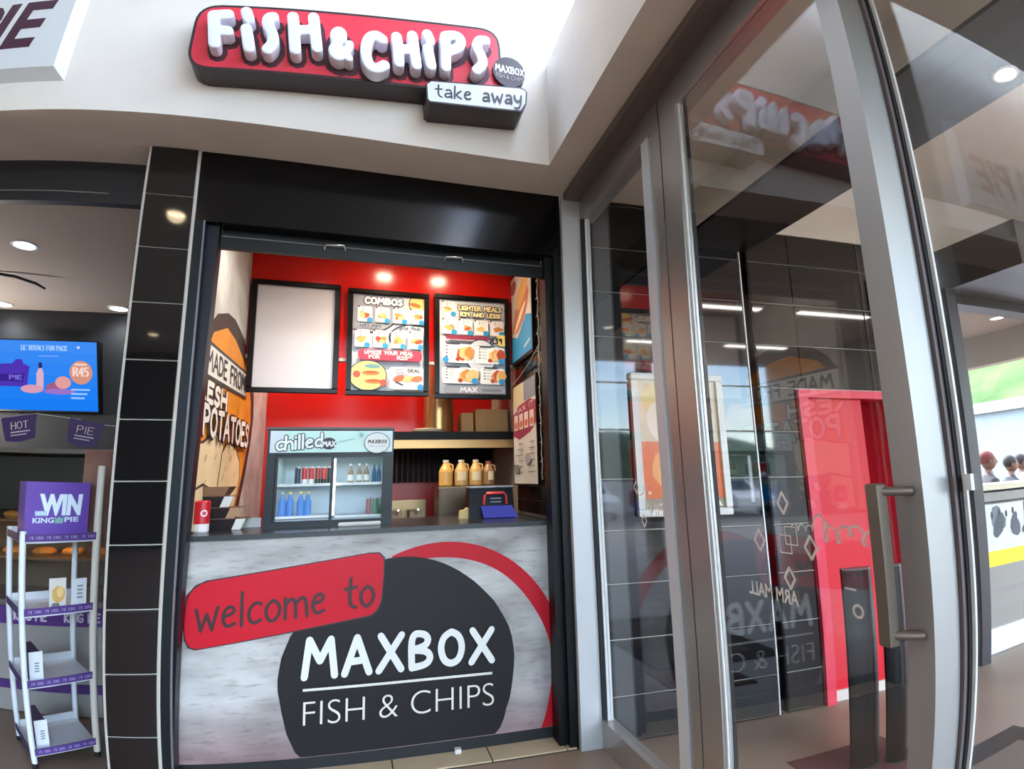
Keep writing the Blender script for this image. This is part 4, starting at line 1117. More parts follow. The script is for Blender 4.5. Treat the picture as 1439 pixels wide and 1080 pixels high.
# ------------------------------------------------------------------ LEFT SHOP
MB().box(-6, -1.186, 3.265, 3.32, 3.02, 3.3, P((30, 26, 28), .5)).build('trim_6', label='black lintel over the opening of the left-hand shop', cat='lintel', kind='structure')
MB().tube([(-6, 3.262, 3.075), (-1.7, 3.262, 3.08), (-1.45, 3.264, 3.078)], .004, P((120, 116, 110), .5), 6).build('cable', label='thin grey cable running along the black lintel', cat='cable')
bx('ceiling', -6, -1.0, 3.32, 5.75, 3.05, 3.3, P((178, 166, 156), .8), label='grey ceiling of the left-hand shop', cat='ceiling', kind='structure')
bx('wall_shop_back', -6, -1.0, 5.62, 5.75, 0, 3.05, P((26, 26, 30), .7), label='dark back wall of the left-hand shop', cat='wall', kind='structure')
bx('wall_shop_right', -1.1, -1.0, 3.30, 5.62, 0, 3.05, P((40, 38, 40), .7), label='dark right side wall of the left-hand shop', cat='wall', kind='structure')
bx('wall_shop_left', -6.1, -6, 3.30, 5.75, 0, 3.3, P((60, 58, 60), .7), label='left side wall of the left-hand shop', cat='wall', kind='structure')
downlight(-2.3, 4.02, 3.05, 'bright white downlight in the grey shop ceiling, nearest of three', 30, (.9, .96, 1), r=.075, em=12, group='downlights of the left shop')
downlight(-3.23, 5.45, 3.05, 'bright white downlight at the left frame edge by the back wall', 26, (.9, .96, 1), r=.075, em=12, group='downlights of the left shop')
downlight(-2.2, 5.46, 3.05, 'bright white downlight beside the pillar by the back wall', 22, (.9, .96, 1), r=.075, em=12, group='downlights of the left shop')
MB().tube([(-2.9, 4.55, 3.04), (-2.66, 4.6, 3.02), (-2.52, 4.66, 2.99), (-2.46, 4.7, 2.96)], [.012, .012, .011, .008], BLACK, 8).build('cable', label='short black cable hanging from the grey shop ceiling', cat='cable')
t = empty('added_pendant', (-3.6, 5.25, 3.05), 'added globe pendant out of view, brightening the left shop', 'light')  # pendant added outside the view to lift the left shop's ceiling
MB().tube([(-3.6, 5.25, 3.05), (-3.6, 5.25, 2.45)], .006, BLACK, 6).build('cord', t)
MB().ball((-3.6, 5.25, 2.36), .1, E((255, 244, 224), 6), 16, 10).build('globe', t)
l = bpy.data.lights.new('lamp', 'POINT'); l.energy = 60; l.color = (1, .94, .86); l.shadow_soft_size = .12  # unseen fill light, set lower than the globe
o = link(bpy.data.objects.new('lamp', l)); o.parent = t; o.location = (0, -.25, -.9)
# screen
tv = empty('menu_screen', (-2.9, 5.5, 2.1), 'lit blue menu screen on the dark back wall of the left shop', 'screen')
MB().hexa([(-3.46, 5.53, 2.10), (-2.295, 5.53, 2.10), (-2.295, 5.6, 2.10), (-3.46, 5.6, 2.10)], [(-3.52, 5.50, 2.745), (-2.36, 5.50, 2.745), (-2.36, 5.6, 2.745), (-3.52, 5.6, 2.745)], BLACK).build('casing', tv)
def tvm(u, v, h):
    x = (-3.45 + u * 1.145) * (1 - v) + (-3.51 + u * 1.14) * v
    return (x, 5.53 - .03 * v - .001 - h, 2.112 + v * .622)
p = Print(tvm, step=.0004, base=0)
def em(c, s=1.): return E(c, s)
for k in range(6):
    p.mb.face([tvm(0, k / 6, 0), tvm(1, k / 6, 0), tvm(1, (k + 1) / 6, 0), tvm(0, (k + 1) / 6, 0)], em((24 + 7 * k, 118 + 3 * k, 232), 1))
PV = em((74, 50, 170)); TX = em((150, 190, 250))
p.stext("LIL' ROYALS FUN PACK", Print.rq(.42, .78, .86, .93), .010, TX, .2)
p.rect(.56, .72, .77, .785, em((110, 160, 240)))
p.poly([(.2, .33), (.47, .33), (.49, .62), (.44, .66), (.43, .72), (.38, .72), (.35, .66), (.2, .64)], PV)
p.poly([(.25, .4), (.44, .4), (.45, .52), (.25, .5)], em((54, 34, 130)))
p.stext('PIE', Print.rq(.33, .43, .43, .49), .012, em((120, 110, 220)), .2)
p.poly([(.545, .3), (.60, .3), (.602, .52), (.59, .6), (.565, .6), (.545, .52)], em((206, 168, 190))); p.rect(.563, .59, .6, .68, em((40, 40, 90)))
p.ell((.51, .3), (.09, .06), em((206, 150, 170))); p.ell((.69, .32), (.07, .08), em((150, 90, 130))); p.ell((.75, .40), (.06, .09), em((216, 150, 150))); p.ell((.72, .27), (.12, .04), em((150, 110, 190)))
p.ell((.885, .55), (.085, .17), em((206, 140, 120)), 24)
p.stext('R45', Print.rq(.83, .94, .5, .62), .016, em((236, 206, 200)), .2); p.rect(.84, .93, .65, .68, em((236, 200, 190)))
for k in range(3): p.rect(.81, .95 - .02 * k, .29 - .06 * k, .315 - .06 * k, TX)
p.ell((.87, .91), (.012, .02), em((200, 210, 255)), 8)
p.build('display', tv)
# bunting
bu = empty('bunting', (-2.2, 4.5, 1.85), 'string of small purple flags hung below the lit menu screen', 'bunting')
MB().tube([(-3.2, 4.5, 1.86), (-2.7, 4.5, 1.90), (-2.3, 4.5, 1.965), (-2.0, 4.5, 1.93), (-1.9, 4.5, 1.9), (-1.75, 4.5, 1.885), (-1.5, 4.5, 1.9)], .004, P((150, 146, 150), .6), 6).build('string', bu)
def flag(x0, z0, x1, z1, txt):
    d = Vector((x1 - x0, 0, z1 - z0)); n = Vector((d.z, 0, -d.x)).normalized() * .17
    a = Vector((x0, 4.495, z0)); b_ = Vector((x1, 4.495, z1))
    f_ = MB().prism([a, b_, b_ + n - d * .08, (a + b_) / 2 + n * 1.12, a + n + d * .08], (0, .002, 0), P((48, 24, 76), .6)).build('flag', bu)
    p = Print(lambda u, v, h: tuple(a + d * u + n * (1 - v) + Vector((0, -.001 - h, 0))))
    p.stext(txt, Print.rq(.28, .75, .45, .75), .02, P((206, 196, 190), .6), .2); p.rect(.25, .8, .3, .35, P((180, 170, 176))); p.rect(.25, .7, .18, .22, P((180, 170, 176)))
    p.build('lettering', f_)
flag(-2.56, 1.925, -2.30, 1.965, 'HOT'); flag(-2.06, 1.94, -1.82, 1.90, 'PIE')
# counter with heated glass case
kc = empty('pie_counter', (-2.4, 4.3, 0), 'heated glass pie case on a pale counter inside the left shop', 'display counter')
bx('base', -4.4, -1.45, 4.05, 4.7, .005, .58, P((150, 148, 144), .5), kc)
bx('kick_strip', -4.4, -1.45, 4.03, 4.05, .16, .215, P((74, 40, 110), .5), kc)
ks_ = Print(XZ(4.02), step=.0004)
bx('purple_strip', -4.4, -1.45, 4.02, 4.05, .585, .695, P((80, 40, 120), .5), kc)
for k in range(6):
    ks_ = Print(XZ(4.02), step=.0004)
    ks_.stext('KING PIE', Print.rq(-3.5 + .34 * k, -3.28 + .34 * k, .615, .665), .012, P((206, 196, 216), .5), .2)
    ks_.build('strip_lettering', kc)
bx('case_floor', -4.4, -1.45, 4.06, 4.68, .70, .73, STEEL, kc)
for z in (.98, 1.22): bx('case_shelf', -4.36, -1.5, 4.12, 4.66, z, z + .015, P((150, 120, 90), .3, .6), kc)
bx('case_back', -4.4, -1.45, 4.66, 4.7, .73, 1.66, P((96, 80, 62), .5), kc)
bx('case_top', -4.4, -1.45, 4.05, 4.7, 1.66, 1.69, P((120, 112, 104), .3, .5), kc)
bx('case_end', -1.47, -1.45, 4.06, 4.66, .73, 1.66, P((40, 40, 40), .4), kc)
bx('upper_box', -3.2, -1.5, 4.15, 4.6, 1.30, 1.64, P((44, 44, 38), .35), kc)
bx('glass_front', -4.38, -1.47, 4.055, 4.061, .73, 1.66, GLASS, kc)
for x, z in ((-2.6, .99), (-2.0, 1.23), (-2.9, 1.23), (-1.9, .99)):
    l = bpy.data.lights.new('warmer', 'POINT'); l.energy = 1.2; l.color = (1, .62, .28); l.shadow_soft_size = .05
    o = link(bpy.data.objects.new('warmer', l)); o.parent = kc; o.location = Vector((x, 4.2, z + .19)) - WP[kc.name]
PIE = P((206, 136, 56), .5, noise=.35, nscale=18, name='pastry')
ORD = ['first', 'second', 'third', 'fourth', 'fifth', 'sixth', 'seventh', 'eighth', 'ninth']
lab = {}
for row, (z, y, y2) in enumerate(((.995, 4.3, 0), (1.235, 4.3, 0))):
    for k in range(9):
        x = -3.3 + .2 * k + .03 * random.random()
        col = ['lower', 'upper'][row]
        MB().lathe([(.06, 0), (.078, .02), (.075, .035), (.05, .052), (0, .058)], (x, y, z), PIE, 16).build('pie', label=f'golden baked pie on the {col} shelf of the heated case, {ORD[k]} from the left', cat='pie', group=f'pies on the {col} case shelf')
# stand
st = empty('shelf_stand', (-1.66, 3.5, 0), 'white four-tier shelf stand with purple shelf edges before the left shop', 'shelf stand')
FLp, Rp, BLp = Vector((-1.655, 3.19, 0)), Vector((-1.392, 3.455, 0)), Vector((-1.925, 3.56, 0)); BRp = BLp + Rp - FLp
SW = P((226, 230, 234), .4, name='stand_white')
for q_, top in ((FLp, 1.225), (BLp, 1.225), (BRp, 1.2)):
    b_ = MB().tube([q_ + Vector((0, 0, .03)), q_ + Vector((0, 0, top))], .017, SW, 12); b_.build('leg', st)
    MB().lathe([(.016, 0), (.019, .03)], q_, RUBBER, 12).build('foot', st)
MB().tube([Rp + Vector((0, 0, .03)), Rp + Vector((0, 0, 1.565))], .02, P((206, 200, 188), .5), 12).build('leg', st, label='taller beige leg')
MB().lathe([(.016, 0), (.02, .03)], Rp, RUBBER, 12).build('foot', st)
ex = (Rp - FLp); ey = (BLp - FLp); nrm = Vector((ex.y, -ex.x, 0)).normalized()
for z in (1.185, .815, .45, .085):
    q_ = [FLp, Rp, BRp, BLp]
    s_ = MB().hexa([Vector((p_.x, p_.y, z - .022)) for p_ in q_], [Vector((p_.x, p_.y, z - .002)) for p_ in q_], SW)
    sh_ = s_.build('shelf', st)
    f = FLp + nrm * .016
    MB().hexa([f + Vector((0, 0, z - .012)), f + ex + Vector((0, 0, z - .012)), f + ex - nrm * .004 + Vector((0, 0, z - .012)), f - nrm * .004 + Vector((0, 0, z - .012))],
              [f + Vector((0, 0, z + .026)), f + ex + Vector((0, 0, z + .026)), f + ex - nrm * .004 + Vector((0, 0, z + .026)), f - nrm * .004 + Vector((0, 0, z + .026))], P((84, 56, 128), .5)).build('edge_strip', sh_)
    n2 = Vector((-ey.y, ey.x, 0)).normalized()
    if n2.x > 0: n2 = -n2
    f2 = FLp + n2 * .016
    MB().hexa([f2 + Vector((0, 0, z - .012)), f2 + ey + Vector((0, 0, z - .012)), f2 + ey - n2 * .004 + Vector((0, 0, z - .012)), f2 - n2 * .004 + Vector((0, 0, z - .012))],
              [f2 + Vector((0, 0, z + .026)), f2 + ey + Vector((0, 0, z + .026)), f2 + ey - n2 * .004 + Vector((0, 0, z + .026)), f2 - n2 * .004 + Vector((0, 0, z + .026))], P((70, 48, 104), .5)).build('edge_strip', sh_)
    pz = Print(lambda u, v, h, f=f, z=z: tuple(f + ex * u + nrm * h + Vector((0, 0, z - .012 + .038 * v))))
    for k in range(4): pz.stext('PIE KING', Print.rq(.08 + .23 * k, .26 + .23 * k, .3, .7), .006, P((176, 164, 206), .5), .2)
    pz.build('edge_lettering', sh_)
    b4 = MB()
    for o_ in (BLp, ):
        pass
    b4.hexa([BLp + Vector((0, 0, z - .002)), BRp + Vector((0, 0, z - .002)), BRp + nrm * .01 + Vector((0, 0, z - .002)), BLp + nrm * .01 + Vector((0, 0, z - .002))],
            [BLp + Vector((0, 0, z + .04)), BRp + Vector((0, 0, z + .04)), BRp + nrm * .01 + Vector((0, 0, z + .04)), BLp + nrm * .01 + Vector((0, 0, z + .04))], SW)
    b4.build('back_rail', sh_)
eu, ev = ex.normalized(), ey.normalized()
def obox(name, parent, u0, u1, v0, v1, z0, z1, m, **k):
    q_ = [FLp + eu * a + ev * b_ for a, b_ in ((u0, v0), (u1, v0), (u1, v1), (u0, v1))]
    return MB().hexa([Vector((p_.x, p_.y, z0)) for p_ in q_], [Vector((p_.x, p_.y, z1)) for p_ in q_], m).build(name, parent, **k)
def oprint(u0, v0, z0):
    return lambda a, b, h: tuple(FLp + eu * (u0 + a) + ev * v0 + nrm * h + Vector((0, 0, z0 + b)))
wb = empty('competition_box', tuple(FLp + eu * .17 + ev * .15 + Vector((0, 0, 1.184))), 'purple competition box on the top of the white shelf stand', 'box')
obox('carton', wb, .012, .335, .055, .27, 1.184, 1.474, P((104, 72, 164), .5, name='box_purple'))
p = Print(oprint(.012, .055, 1.184))
p.ftext('WIN', ((.075, .115), (.28, .115), (.288, .228), (.07, .228)), P((226, 240, 250), .4), .06, .0)
p.rect(.05, .11, .115, .14, P((170, 190, 220)))
p.ftext('WITH', Print.rq(.055, .105, .118, .136), P((226, 240, 250), .4), .02)
p.ftext('KING', Print.rq(.04, .148, .078, .106), P((214, 226, 240), .4), .03)
p.ftext('PIE', Print.rq(.20, .272, .082, .108), P((214, 226, 240), .4), .03)
p.poly([(.155, .075), (.192, .075), (.196, .11), (.185, .10), (.174, .112), (.163, .10), (.151, .11)], P((130, 180, 170), .5))
p.build('box_print', wb)
# things on the lower tiers
t = empty('photo_card', tuple(FLp + eu * .17 + ev * .1 + Vector((0, 0, .815))), 'card printed with a golden pie standing on the second tier', 'card')
obox('card', t, .165, .255, .13, .136, .815, .965, P((226, 220, 212), .5))
p = Print(oprint(.165, .13, .815)); p.ell((.05, .065), (.035, .045), P((226, 176, 96)), 14, wob=.2); p.ell((.058, .075), (.018, .03), P((240, 206, 140)), 10); p.poly([(.01, .0), (.06, 0), (.05, .02), (.02, .02)], P((120, 130, 120))); p.build('card_print', t)
t = empty('price_card', tuple(FLp + eu * .3 + ev * .1 + Vector((0, 0, .815))), 'tall white text card beside the pie card on the second tier', 'card')
obox('card', t, .275, .355, .09, .096, .815, .96, P((226, 228, 230), .5))
p = Print(oprint(.275, .09, .815))
for k in range(4): p.rect(.03, .06, .04 + .02 * k, .05 + .02 * k, P((150, 150, 160)))
p.build('card_print', t)
for z, w in ((.45, 'third'), (.085, 'bottom')):
    t = empty('product_box', tuple(FLp + eu * .08 + ev * .2 + Vector((0, 0, z))), f'purple carton with a white front standing on the {w} tier', 'box', 'cartons on the shelf stand')
    obox('carton', t, .04, .105, .06, .36, z, z + .145, P((62, 44, 84), .5))
    obox('white_front', t, .036, .112, .052, .059, z, z + .155, P((228, 232, 236), .5))
    p = Print(oprint(.036, .052, z))
    for k in range(4): p.rect(.03, .055, .05 + .014 * k, .057 + .014 * k, P((130, 130, 150)))
    p.build('front_print', t)
t = empty('leaflet_holder', (-1.42, 3.60, 1.2), 'clear leaflet holder with brown leaflets behind the purple box', 'leaflet holder')
MB().hexa([(-1.50, 3.52, 1.19), (-1.40, 3.62, 1.19), (-1.43, 3.65, 1.19), (-1.53, 3.55, 1.19)], [(-1.515, 3.53, 1.66), (-1.415, 3.63, 1.66), (-1.42, 3.635, 1.66), (-1.52, 3.535, 1.66)], P((150, 110, 96), .35, noise=.4, nscale=6)).build('leaflets', t)
MB().hexa([(-1.51, 3.50, 1.188), (-1.39, 3.62, 1.188), (-1.395, 3.625, 1.188), (-1.515, 3.505, 1.188)], [(-1.53, 3.51, 1.52), (-1.41, 3.63, 1.52), (-1.415, 3.635, 1.52), (-1.535, 3.515, 1.52)], CLEAR).build('clear_pocket', t)

# ------------------------------------------------------------------ ENTRANCE: poster, red door, pedestals, far shop
t = empty('framed_poster', (1.93, D, 1.21), 'white-framed poster with an orange lower half on the black tiled wall', 'poster')
for a0, a1, z0, z1 in ((1.603, 2.252, 1.213, 1.258), (1.603, 2.252, 2.06, 2.105), (1.603, 1.648, 1.258, 2.06), (2.207, 2.252, 1.258, 2.06)):
    bx('frame_bar', a0, a1, D - .03, D - .001, z0, z1, P((228, 224, 216), .35), t, ch=.006)
bx('backing', 1.645, 2.21, D - .012, D - .001, 1.255, 2.063, P((196, 190, 180), .5), t)
p = Print(XZ(D - .012))
p.rect(1.648, 2.207, 1.258, 2.06, P((224, 204, 170), .3, noise=.2, nscale=6))
p.ell((1.76, 1.93), (.085, .1), P((240, 214, 150)), 20, wob=.1); p.ell((1.85, 1.8), (.15, .14), P((244, 232, 212)), 22, wob=.15, seed=2); p.ell((2.06, 1.83), (.11, .16), P((150, 140, 132)), 22, wob=.2, seed=8); p.ell((2.04, 1.84), (.05, .09), P((216, 212, 206)), 18, wob=.2, seed=9); p.ell((2.1, 1.98), (.06, .06), P((196, 168, 130)), 16)
p.rect(1.648, 2.207, 1.32, 1.668, P((236, 112, 40), .3, noise=.18, nscale=5))
p.ell((1.78, 1.5), (.06, .1), P((246, 168, 96), .4), 18, wob=.2)
for k in range(5): p.rect(1.9, 2.12 - .03 * (k % 3), 1.58 - .04 * k, 1.59 - .04 * k, P((250, 190, 140)))
p.rect(1.68, 1.70, 1.345, 1.365, P((250, 214, 180)))
p.rect(1.648, 2.207, 1.258, 1.32, P((150, 136, 110), .4)); p.rect(1.75, 2.05, 1.28, 1.29, P((214, 206, 190)))
p.poly([(2.15, 1.27), (2.19, 1.27), (2.17, 1.305)], P((240, 236, 226)))
p.build('poster', t)

RD = P((212, 24, 42), .45, name='red_door')
rd = empty('door_2', (3.2, D, 0), 'red door standing in a pinkish red frame in the tiled wall', 'door', kind='structure')
RF = P((226, 62, 84), .4, name='red_frame')
bx('jamb', 2.853, 2.93, D - .02, 3.10, 0, 2.03, RF, rd); bx('lintel', 2.931, 3.78, D - .02, 3.10, 1.975, 2.03, RF, rd); bx('jamb', 3.70, 3.78, D - .02, 3.6, 0, 1.974, RF, rd)
bx('leaf', 2.932, 3.42, 3.06, 3.10, .0, 1.974, RD, rd)
bx('kick_plate', 2.932, 3.42, 3.05, 3.06, 0, .07, P((214, 200, 190), .5), rd)
MB().box(3.42, 3.70, 3.55, 3.6, 0, 1.974, RD).box(3.42, 3.70, 3.11, 3.6, 1.974, 2.03, RD).box(3.36, 3.42, 3.11, 3.6, 0, 1.974, RD).build('recess', rd)
bx('latch_box', 3.49, 3.62, 3.12, 3.16, .96, 1.10, WHITE, rd, ch=.01)
bx('latch_window', 3.53, 3.58, 3.117, 3.121, .985, 1.06, P((120, 120, 126), .4), rd)

for k, (cx, cy, lab) in enumerate(((2.40, 2.28, 'black curved security pedestal nearer the glass'), (2.575, 2.23, 'black curved security pedestal behind the first, further right'))):
    t = empty('security_pedestal', (cx, cy, 0), lab, 'security gate', 'security pedestals')
    n = 12; pts = []
    w = .095 if k == 0 else .075
    for j in range(n + 1):
        a = -1 + 2 * j / n; pts.append((cx + w * a, cy - .03 + .035 * a * a))
    for j in range(n + 1):
        a = 1 - 2 * j / n; pts.append((cx + w * a, cy + .03 - .012 * a * a))
    hh = .985 if k == 0 else .995
    MB().prism([(a, b_, .012) for a, b_ in pts], (0, 0, hh - .02), P((10, 9, 10), .3, spec=.3), smooth=False).build('panel', t)
    MB().prism([(a, b_, hh - .008) for a, b_ in pts], (0, 0, .008), P((90, 84, 84), .3)).build('cap', t)
    MB().prism([(a + (a - cx) * .12, b_ + (b_ - cy) * .3, .0) for a, b_ in pts], (0, 0, .012), P((40, 36, 36), .6)).build('base', t)
bx('floor_mat', 2.1, 2.75, 2.05, 2.52, 0.0, .004, P((92, 44, 44), .9), label='dark red mat under the security pedestals', cat='mat')
MB().box(2.2, 3.38, .6, 2.06, 0, .008, P((62, 54, 48), .95, noise=.2, nscale=20)).box(2.35, 3.2, .75, 1.9, .008, .010, P((120, 108, 96), .95)).build('door_mat', label='dark bordered door mat at the lower right edge', cat='mat')

# far shop at the right edge
bx('trim_7', 4.322, 4.44, 2.945, 3.04, 0, 2.86, P((58, 54, 58), .4), label='dark square post at the end of the tiled wall', cat='post', kind='structure')
bx('trim_8', 4.40, 9.5, 2.35, 3.04, 2.86, 3.2, P((66, 60, 56), .35), label='dark boxed bulkhead above the far shop', cat='bulkhead', kind='structure')
bx('trim_9', 4.45, 9.5, 3.041, 3.2, 2.78, 3.17, P((40, 36, 36), .4), label='dark header strip over the far shop', cat='header', kind='structure')
bx('ceiling', 4.45, 6.5, 3.2, 9, 2.9, 3.0, P((176, 164, 156), .7), label='grey ceiling over the far shop', cat='ceiling', kind='structure')
bx('wall_far', 4.25, 4.35, 3.2, 9, 0, 2.9, P((120, 118, 118), .6), label='grey inner wall left of the far shop', cat='wall', kind='structure')
MB().box(6.5, 6.65, 3.2, 9, 2.57, 3.0, P((206, 196, 186), .7)).box(6.5, 6.65, 3.2, 9, 0, 1.0, P((190, 188, 186), .7)).build('wall_right', label='low wall with a wide opening to the hill outside', cat='wall', kind='structure')
downlight(5.9, 3.52, 2.9, 'small downlight in the ceiling of the far shop', 5, (1, .95, .9), r=.06, em=10)
fc = empty('far_counter', (5.4, 3.3, 0), 'grey shop counter with black and white picture panels and a yellow band', 'counter')
bx('plinth', 4.6, 6.4, 3.08, 3.4, 0, .2, P((226, 230, 232), .5), fc)
bx('body', 4.62, 6.4, 3.10, 3.4, .2, 1.26, P((146, 140, 134), .5), fc)
bx('top', 4.56, 6.4, 3.06, 3.45, 1.28, 1.325, P((216, 204, 176), .5), fc)
bx('dark_strip', 4.66, 6.4, 3.094, 3.1, 1.175, 1.19, BLACK, fc)  # thin black strip below the counter top
p = Print(XZ(3.1), base=.001)
for k in range(3):
    a = 4.67 + .56 * k
    p.rect(a, a + .55, .68, 1.165, P((216, 220, 224), .5))
    p.rect(a, a + .55, .68, .80, P((240, 216, 30), .5))
    rn = random.Random(k)
    for j in range(5): p.ell((a + .05 + .4 * rn.random(), .86 + .2 * rn.random()), (.05 + .07 * rn.random(), .03 + .06 * rn.random()), P((70 + 40 * (j % 2), 74 + 40 * (j % 2), 84 + 40 * (j % 2)), .5), 14, rot=rn.random() * 2, wob=.3, seed=j)
    for j in range(4): p.ell((a + .08 + .1 * j, 1.08 + .02 * (j % 2)), (.018, .03), P((40, 42, 50), .5), 8)
    p.mb.box(a + .551, a + .556, 3.095, 3.1, .68, 1.165, BLACK)
p.build('picture_panels', fc)

def person(x, y, shirt, label, hgt=1.7, hair=(40, 28, 24), skin=(110, 76, 58), face=-2.2):
    k = hgt / 1.75
    vs = [(0, 0, .95), (0, 0, 1.15), (0, 0, 1.38), (0, 0, 1.50), (0, .01, 1.57),
          (.19, 0, 1.40), (.25, -.02, 1.12), (.24, .12, .92), (.23, .18, .86),
          (-.19, 0, 1.40), (-.25, -.02, 1.12), (-.24, .12, .92), (-.23, .18, .86),
          (.09, 0, .9), (.10, .02, .5), (.10, -.01, .09), (.11, .12, .03),
          (-.09, 0, .9), (-.10, .02, .5), (-.10, -.01, .09), (-.11, .12, .03)]
    es = [(0, 1), (1, 2), (2, 3), (3, 4), (2, 5), (5, 6), (6, 7), (7, 8), (2, 9), (9, 10), (10, 11), (11, 12), (0, 13), (13, 14), (14, 15), (15, 16), (0, 17), (17, 18), (18, 19), (19, 20)]
    rs = [.14, .13, .14, .06, .055, .065, .045, .035, .03, .065, .045, .035, .03, .09, .065, .045, .035, .09, .065, .045, .035]
    me = bpy.data.meshes.new('person'); me.from_pydata([tuple(c * k for c in v) for v in vs], es, [])
    o = link(bpy.data.objects.new('person', me))
    m_ = o.modifiers.new('skin', 'SKIN'); o.modifiers.new('sub', 'SUBSURF').levels = 1
    for i, sv in enumerate(me.skin_vertices[0].data): sv.radius = (rs[i] * k * (1.15 if i < 3 else 1), rs[i] * k * (.75 if i < 3 else 1)); sv.use_root = i == 0
    bpy.context.view_layer.update()
    m2 = bpy.data.meshes.new_from_object(o.evaluated_get(bpy.context.evaluated_depsgraph_get()))
    bpy.data.objects.remove(o)
    b_ = MB()
    SK = P(skin, .6); TR = P((40, 42, 54), .8); ST = P(shirt, .8)
    for f_ in m2.polygons:
        c = f_.center; zz = c.z / k
        b_.face([m2.vertices[i].co[:] for i in f_.vertices], ST if .93 < zz < 1.49 and not (abs(c.x) / k > .215 and zz < 1.1) else (TR if .07 < zz <= .93 and abs(c.x) / k < .2 else SK), True)
    b_.ball((0, .02 * k, 1.645 * k), (.075 * k, .095 * k, .115 * k), SK, 14, 10)
    b_.ball((0, .117 * k, 1.635 * k), (.014 * k, .02 * k, .022 * k), SK, 8, 6)
    for s_ in (-1, 1):
        b_.ball((s_ * .03 * k, .103 * k, 1.665 * k), (.012 * k, .008 * k, .008 * k), P((20, 16, 16)), 8, 5); b_.ball((s_ * .077 * k, .01 * k, 1.64 * k), (.01 * k, .02 * k, .03 * k), SK, 8, 5)
        for j in range(4): b_.tube([(s_ * (.215 + .012 * j) * k, .19 * k, .85 * k), (s_ * (.215 + .012 * j) * k, .21 * k, .81 * k), (s_ * (.212 + .012 * j) * k, .20 * k, .775 * k)], .008 * k, SK, 6)
    b_.ball((0, .104 * k, 1.595 * k), (.024 * k, .008 * k, .006 * k), P((96, 50, 46)), 8, 5)
    for i in range(len(b_.v)):
        v = Vector(b_.v[i]); v.rotate(Matrix.Rotation(face, 3, 'Z')); b_.v[i] = (v.x + x, v.y + y, v.z + FZ)
    o = b_.build('person', label=label, cat='person', merge=True)
    h_ = MB().ball((0, 0, 1.68 * k), (.088 * k, .10 * k, .10 * k), P(hair, .7), 14, 8)
    for i in range(len(h_.v)):
        v = Vector(h_.v[i]); v.rotate(Matrix.Rotation(face, 3, 'Z')); h_.v[i] = (v.x + x, v.y + y, v.z + FZ)
    h_.build('hair', o)
FZ = -.13
person(7.6, 4.95, (70, 60, 60), 'person with red-brown hair and a dark top behind the far counter', 1.78, (110, 44, 36))
person(8.6, 5.25, (40, 40, 46), 'person in black left of the pale-topped one, far outside', 1.72)
person(9.3, 5.5, (206, 206, 210), 'person in a pale top standing far outside the opening', 1.74)
person(10.0, 5.75, (56, 56, 66), 'person in dark grey, rightmost of those far outside', 1.66)

# ------------------------------------------------------------------ OUTDOORS
bl = empty('building', (36, 24, -.13), 'long pale industrial building below the green hill', 'building')
bx('wall', 30, 44, 4, 46, -.13, 4.2, P((136, 142, 148), .8), bl)
MB().hexa([(29.5, 3.5, 4.2), (44.5, 3.5, 4.2), (44.5, 46.5, 4.2), (29.5, 46.5, 4.2)], [(29.5, 3.5, 4.7), (36, 3.5, 5.3), (36, 46.5, 5.3), (29.5, 46.5, 4.7)], P((190, 192, 194), .6)).build('roof', bl)
def hill(name, cx, cy, lx, ly, h, label, seed, green=(74, 104, 48)):
    n, m_ = 60, 30
    rn = random.Random(seed); ph = [rn.random() * 6 for _ in range(8)]
    vs = []; fs = []
    for i in range(n + 1):
        for j in range(m_ + 1):
            u, v = i / n, j / m_
            e = math.sin(PI * v) ** .8 * (.55 + .3 * math.sin(4 * u + ph[0]) + .2 * math.sin(9 * u + ph[1] + v) + .1 * math.sin(21 * u + ph[2]))
            e = max(e, 0) * min(1, 6 * u, 6 * (1 - u))
            z = h * e + (rn.random() - .5) * h * .09 * (e > .05)
            vs.append((cx + lx * (u - .5), cy + ly * (v - .5), z - .25))
    for i in range(n):
        for j in range(m_):
            a = i * (m_ + 1) + j; fs.append((a, a + m_ + 1, a + m_ + 2, a + 1))
    MB().add(vs, fs, P(green, .95, noise=.7, nscale=.12, name='bush_green'), True).build(name, label=label, cat='hill')
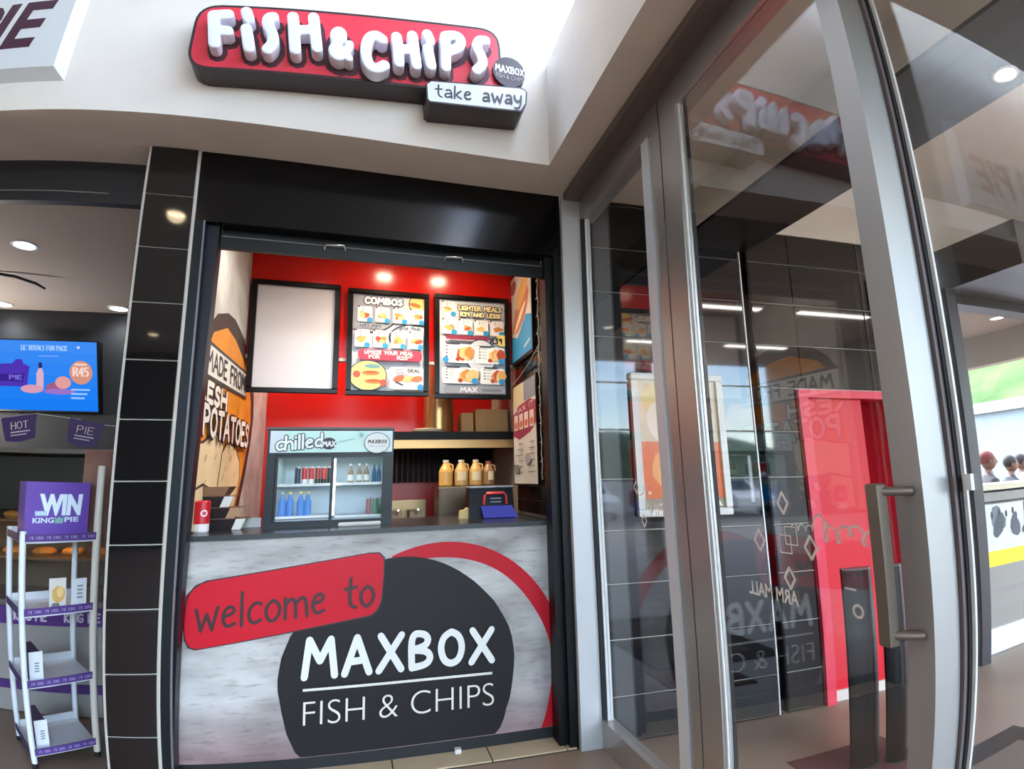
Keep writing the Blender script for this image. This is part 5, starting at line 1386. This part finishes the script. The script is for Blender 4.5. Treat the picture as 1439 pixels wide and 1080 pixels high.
hill('hill', 0, -260, 560, 120, 30, 'long low bushy hill beyond the car park', 2, (58, 74, 44))
hill('hill', 190, 110, 170, 330, 36, 'green bushy hill seen through the far opening', 7, (84, 114, 52))
def car(x, y, rz, c, label):
    t = empty('parked_car', (x, y, -.13), label, 'car', 'parked cars')
    t.rotation_euler.z = 0
    def tr(px, py, pz):
        v = Vector((px, py, 0)); v.rotate(Matrix.Rotation(rz, 3, 'Z')); return (x + v.x, y + v.y, pz - .13)
    body = P(c, .25)
    prof = [(-2.1, .35), (2.1, .35), (2.15, .7), (1.9, .85), (.95, .98), (.3, 1.45), (-1.2, 1.45), (-1.75, 1.0), (-2.1, .9)]
    MB().prism([tr(a, -.82, b_) for a, b_ in prof], Vector(tr(0, .82, 0)) - Vector(tr(0, -.82, 0)), body).build('body', t)
    for s_ in (-1, 1):
        MB().prism([tr(a, s_ * .825, b_) for a, b_ in ((.75, 1.0), (.25, 1.38), (-1.1, 1.38), (-1.5, 1.02))], Vector(tr(0, s_ * .01, 0)) - Vector(tr(0, 0, 0)), BLACKG).build('side_window', t)
        for a in (-1.3, 1.3):
            w_ = MB()
            for k in range(1):
                w_.prism([tr(a + .32 * math.cos(q_ * PI / 8), s_ * .70, .32 + .32 * math.sin(q_ * PI / 8)) for q_ in range(16)], Vector(tr(0, s_ * .16, 0)) - Vector(tr(0, 0, 0)), RUBBER)
            w_.build('wheel', t)
    MB().prism([tr(.98, -.7, .99), tr(.98, .7, .99), tr(.36, .66, 1.42), tr(.36, -.66, 1.42)], (0, 0, .012), BLACKG).build('windscreen', t)
for x, y, c, l in ((5.2, -14, (226, 228, 230), 'white car parked outside, mirrored in the tiled wall'), (8.4, -14.4, (190, 192, 196), 'silver car parked outside beside the white one'), (12.0, -14, (150, 24, 30), 'red car parked outside beside the silver one'), (1.5, -15, (60, 64, 72), 'dark grey car parked outside at the row end'), (15.5, -15, (226, 226, 226), 'white car parked outside at the far row end')):
    car(x, y, PI / 2 + .1, c, l)
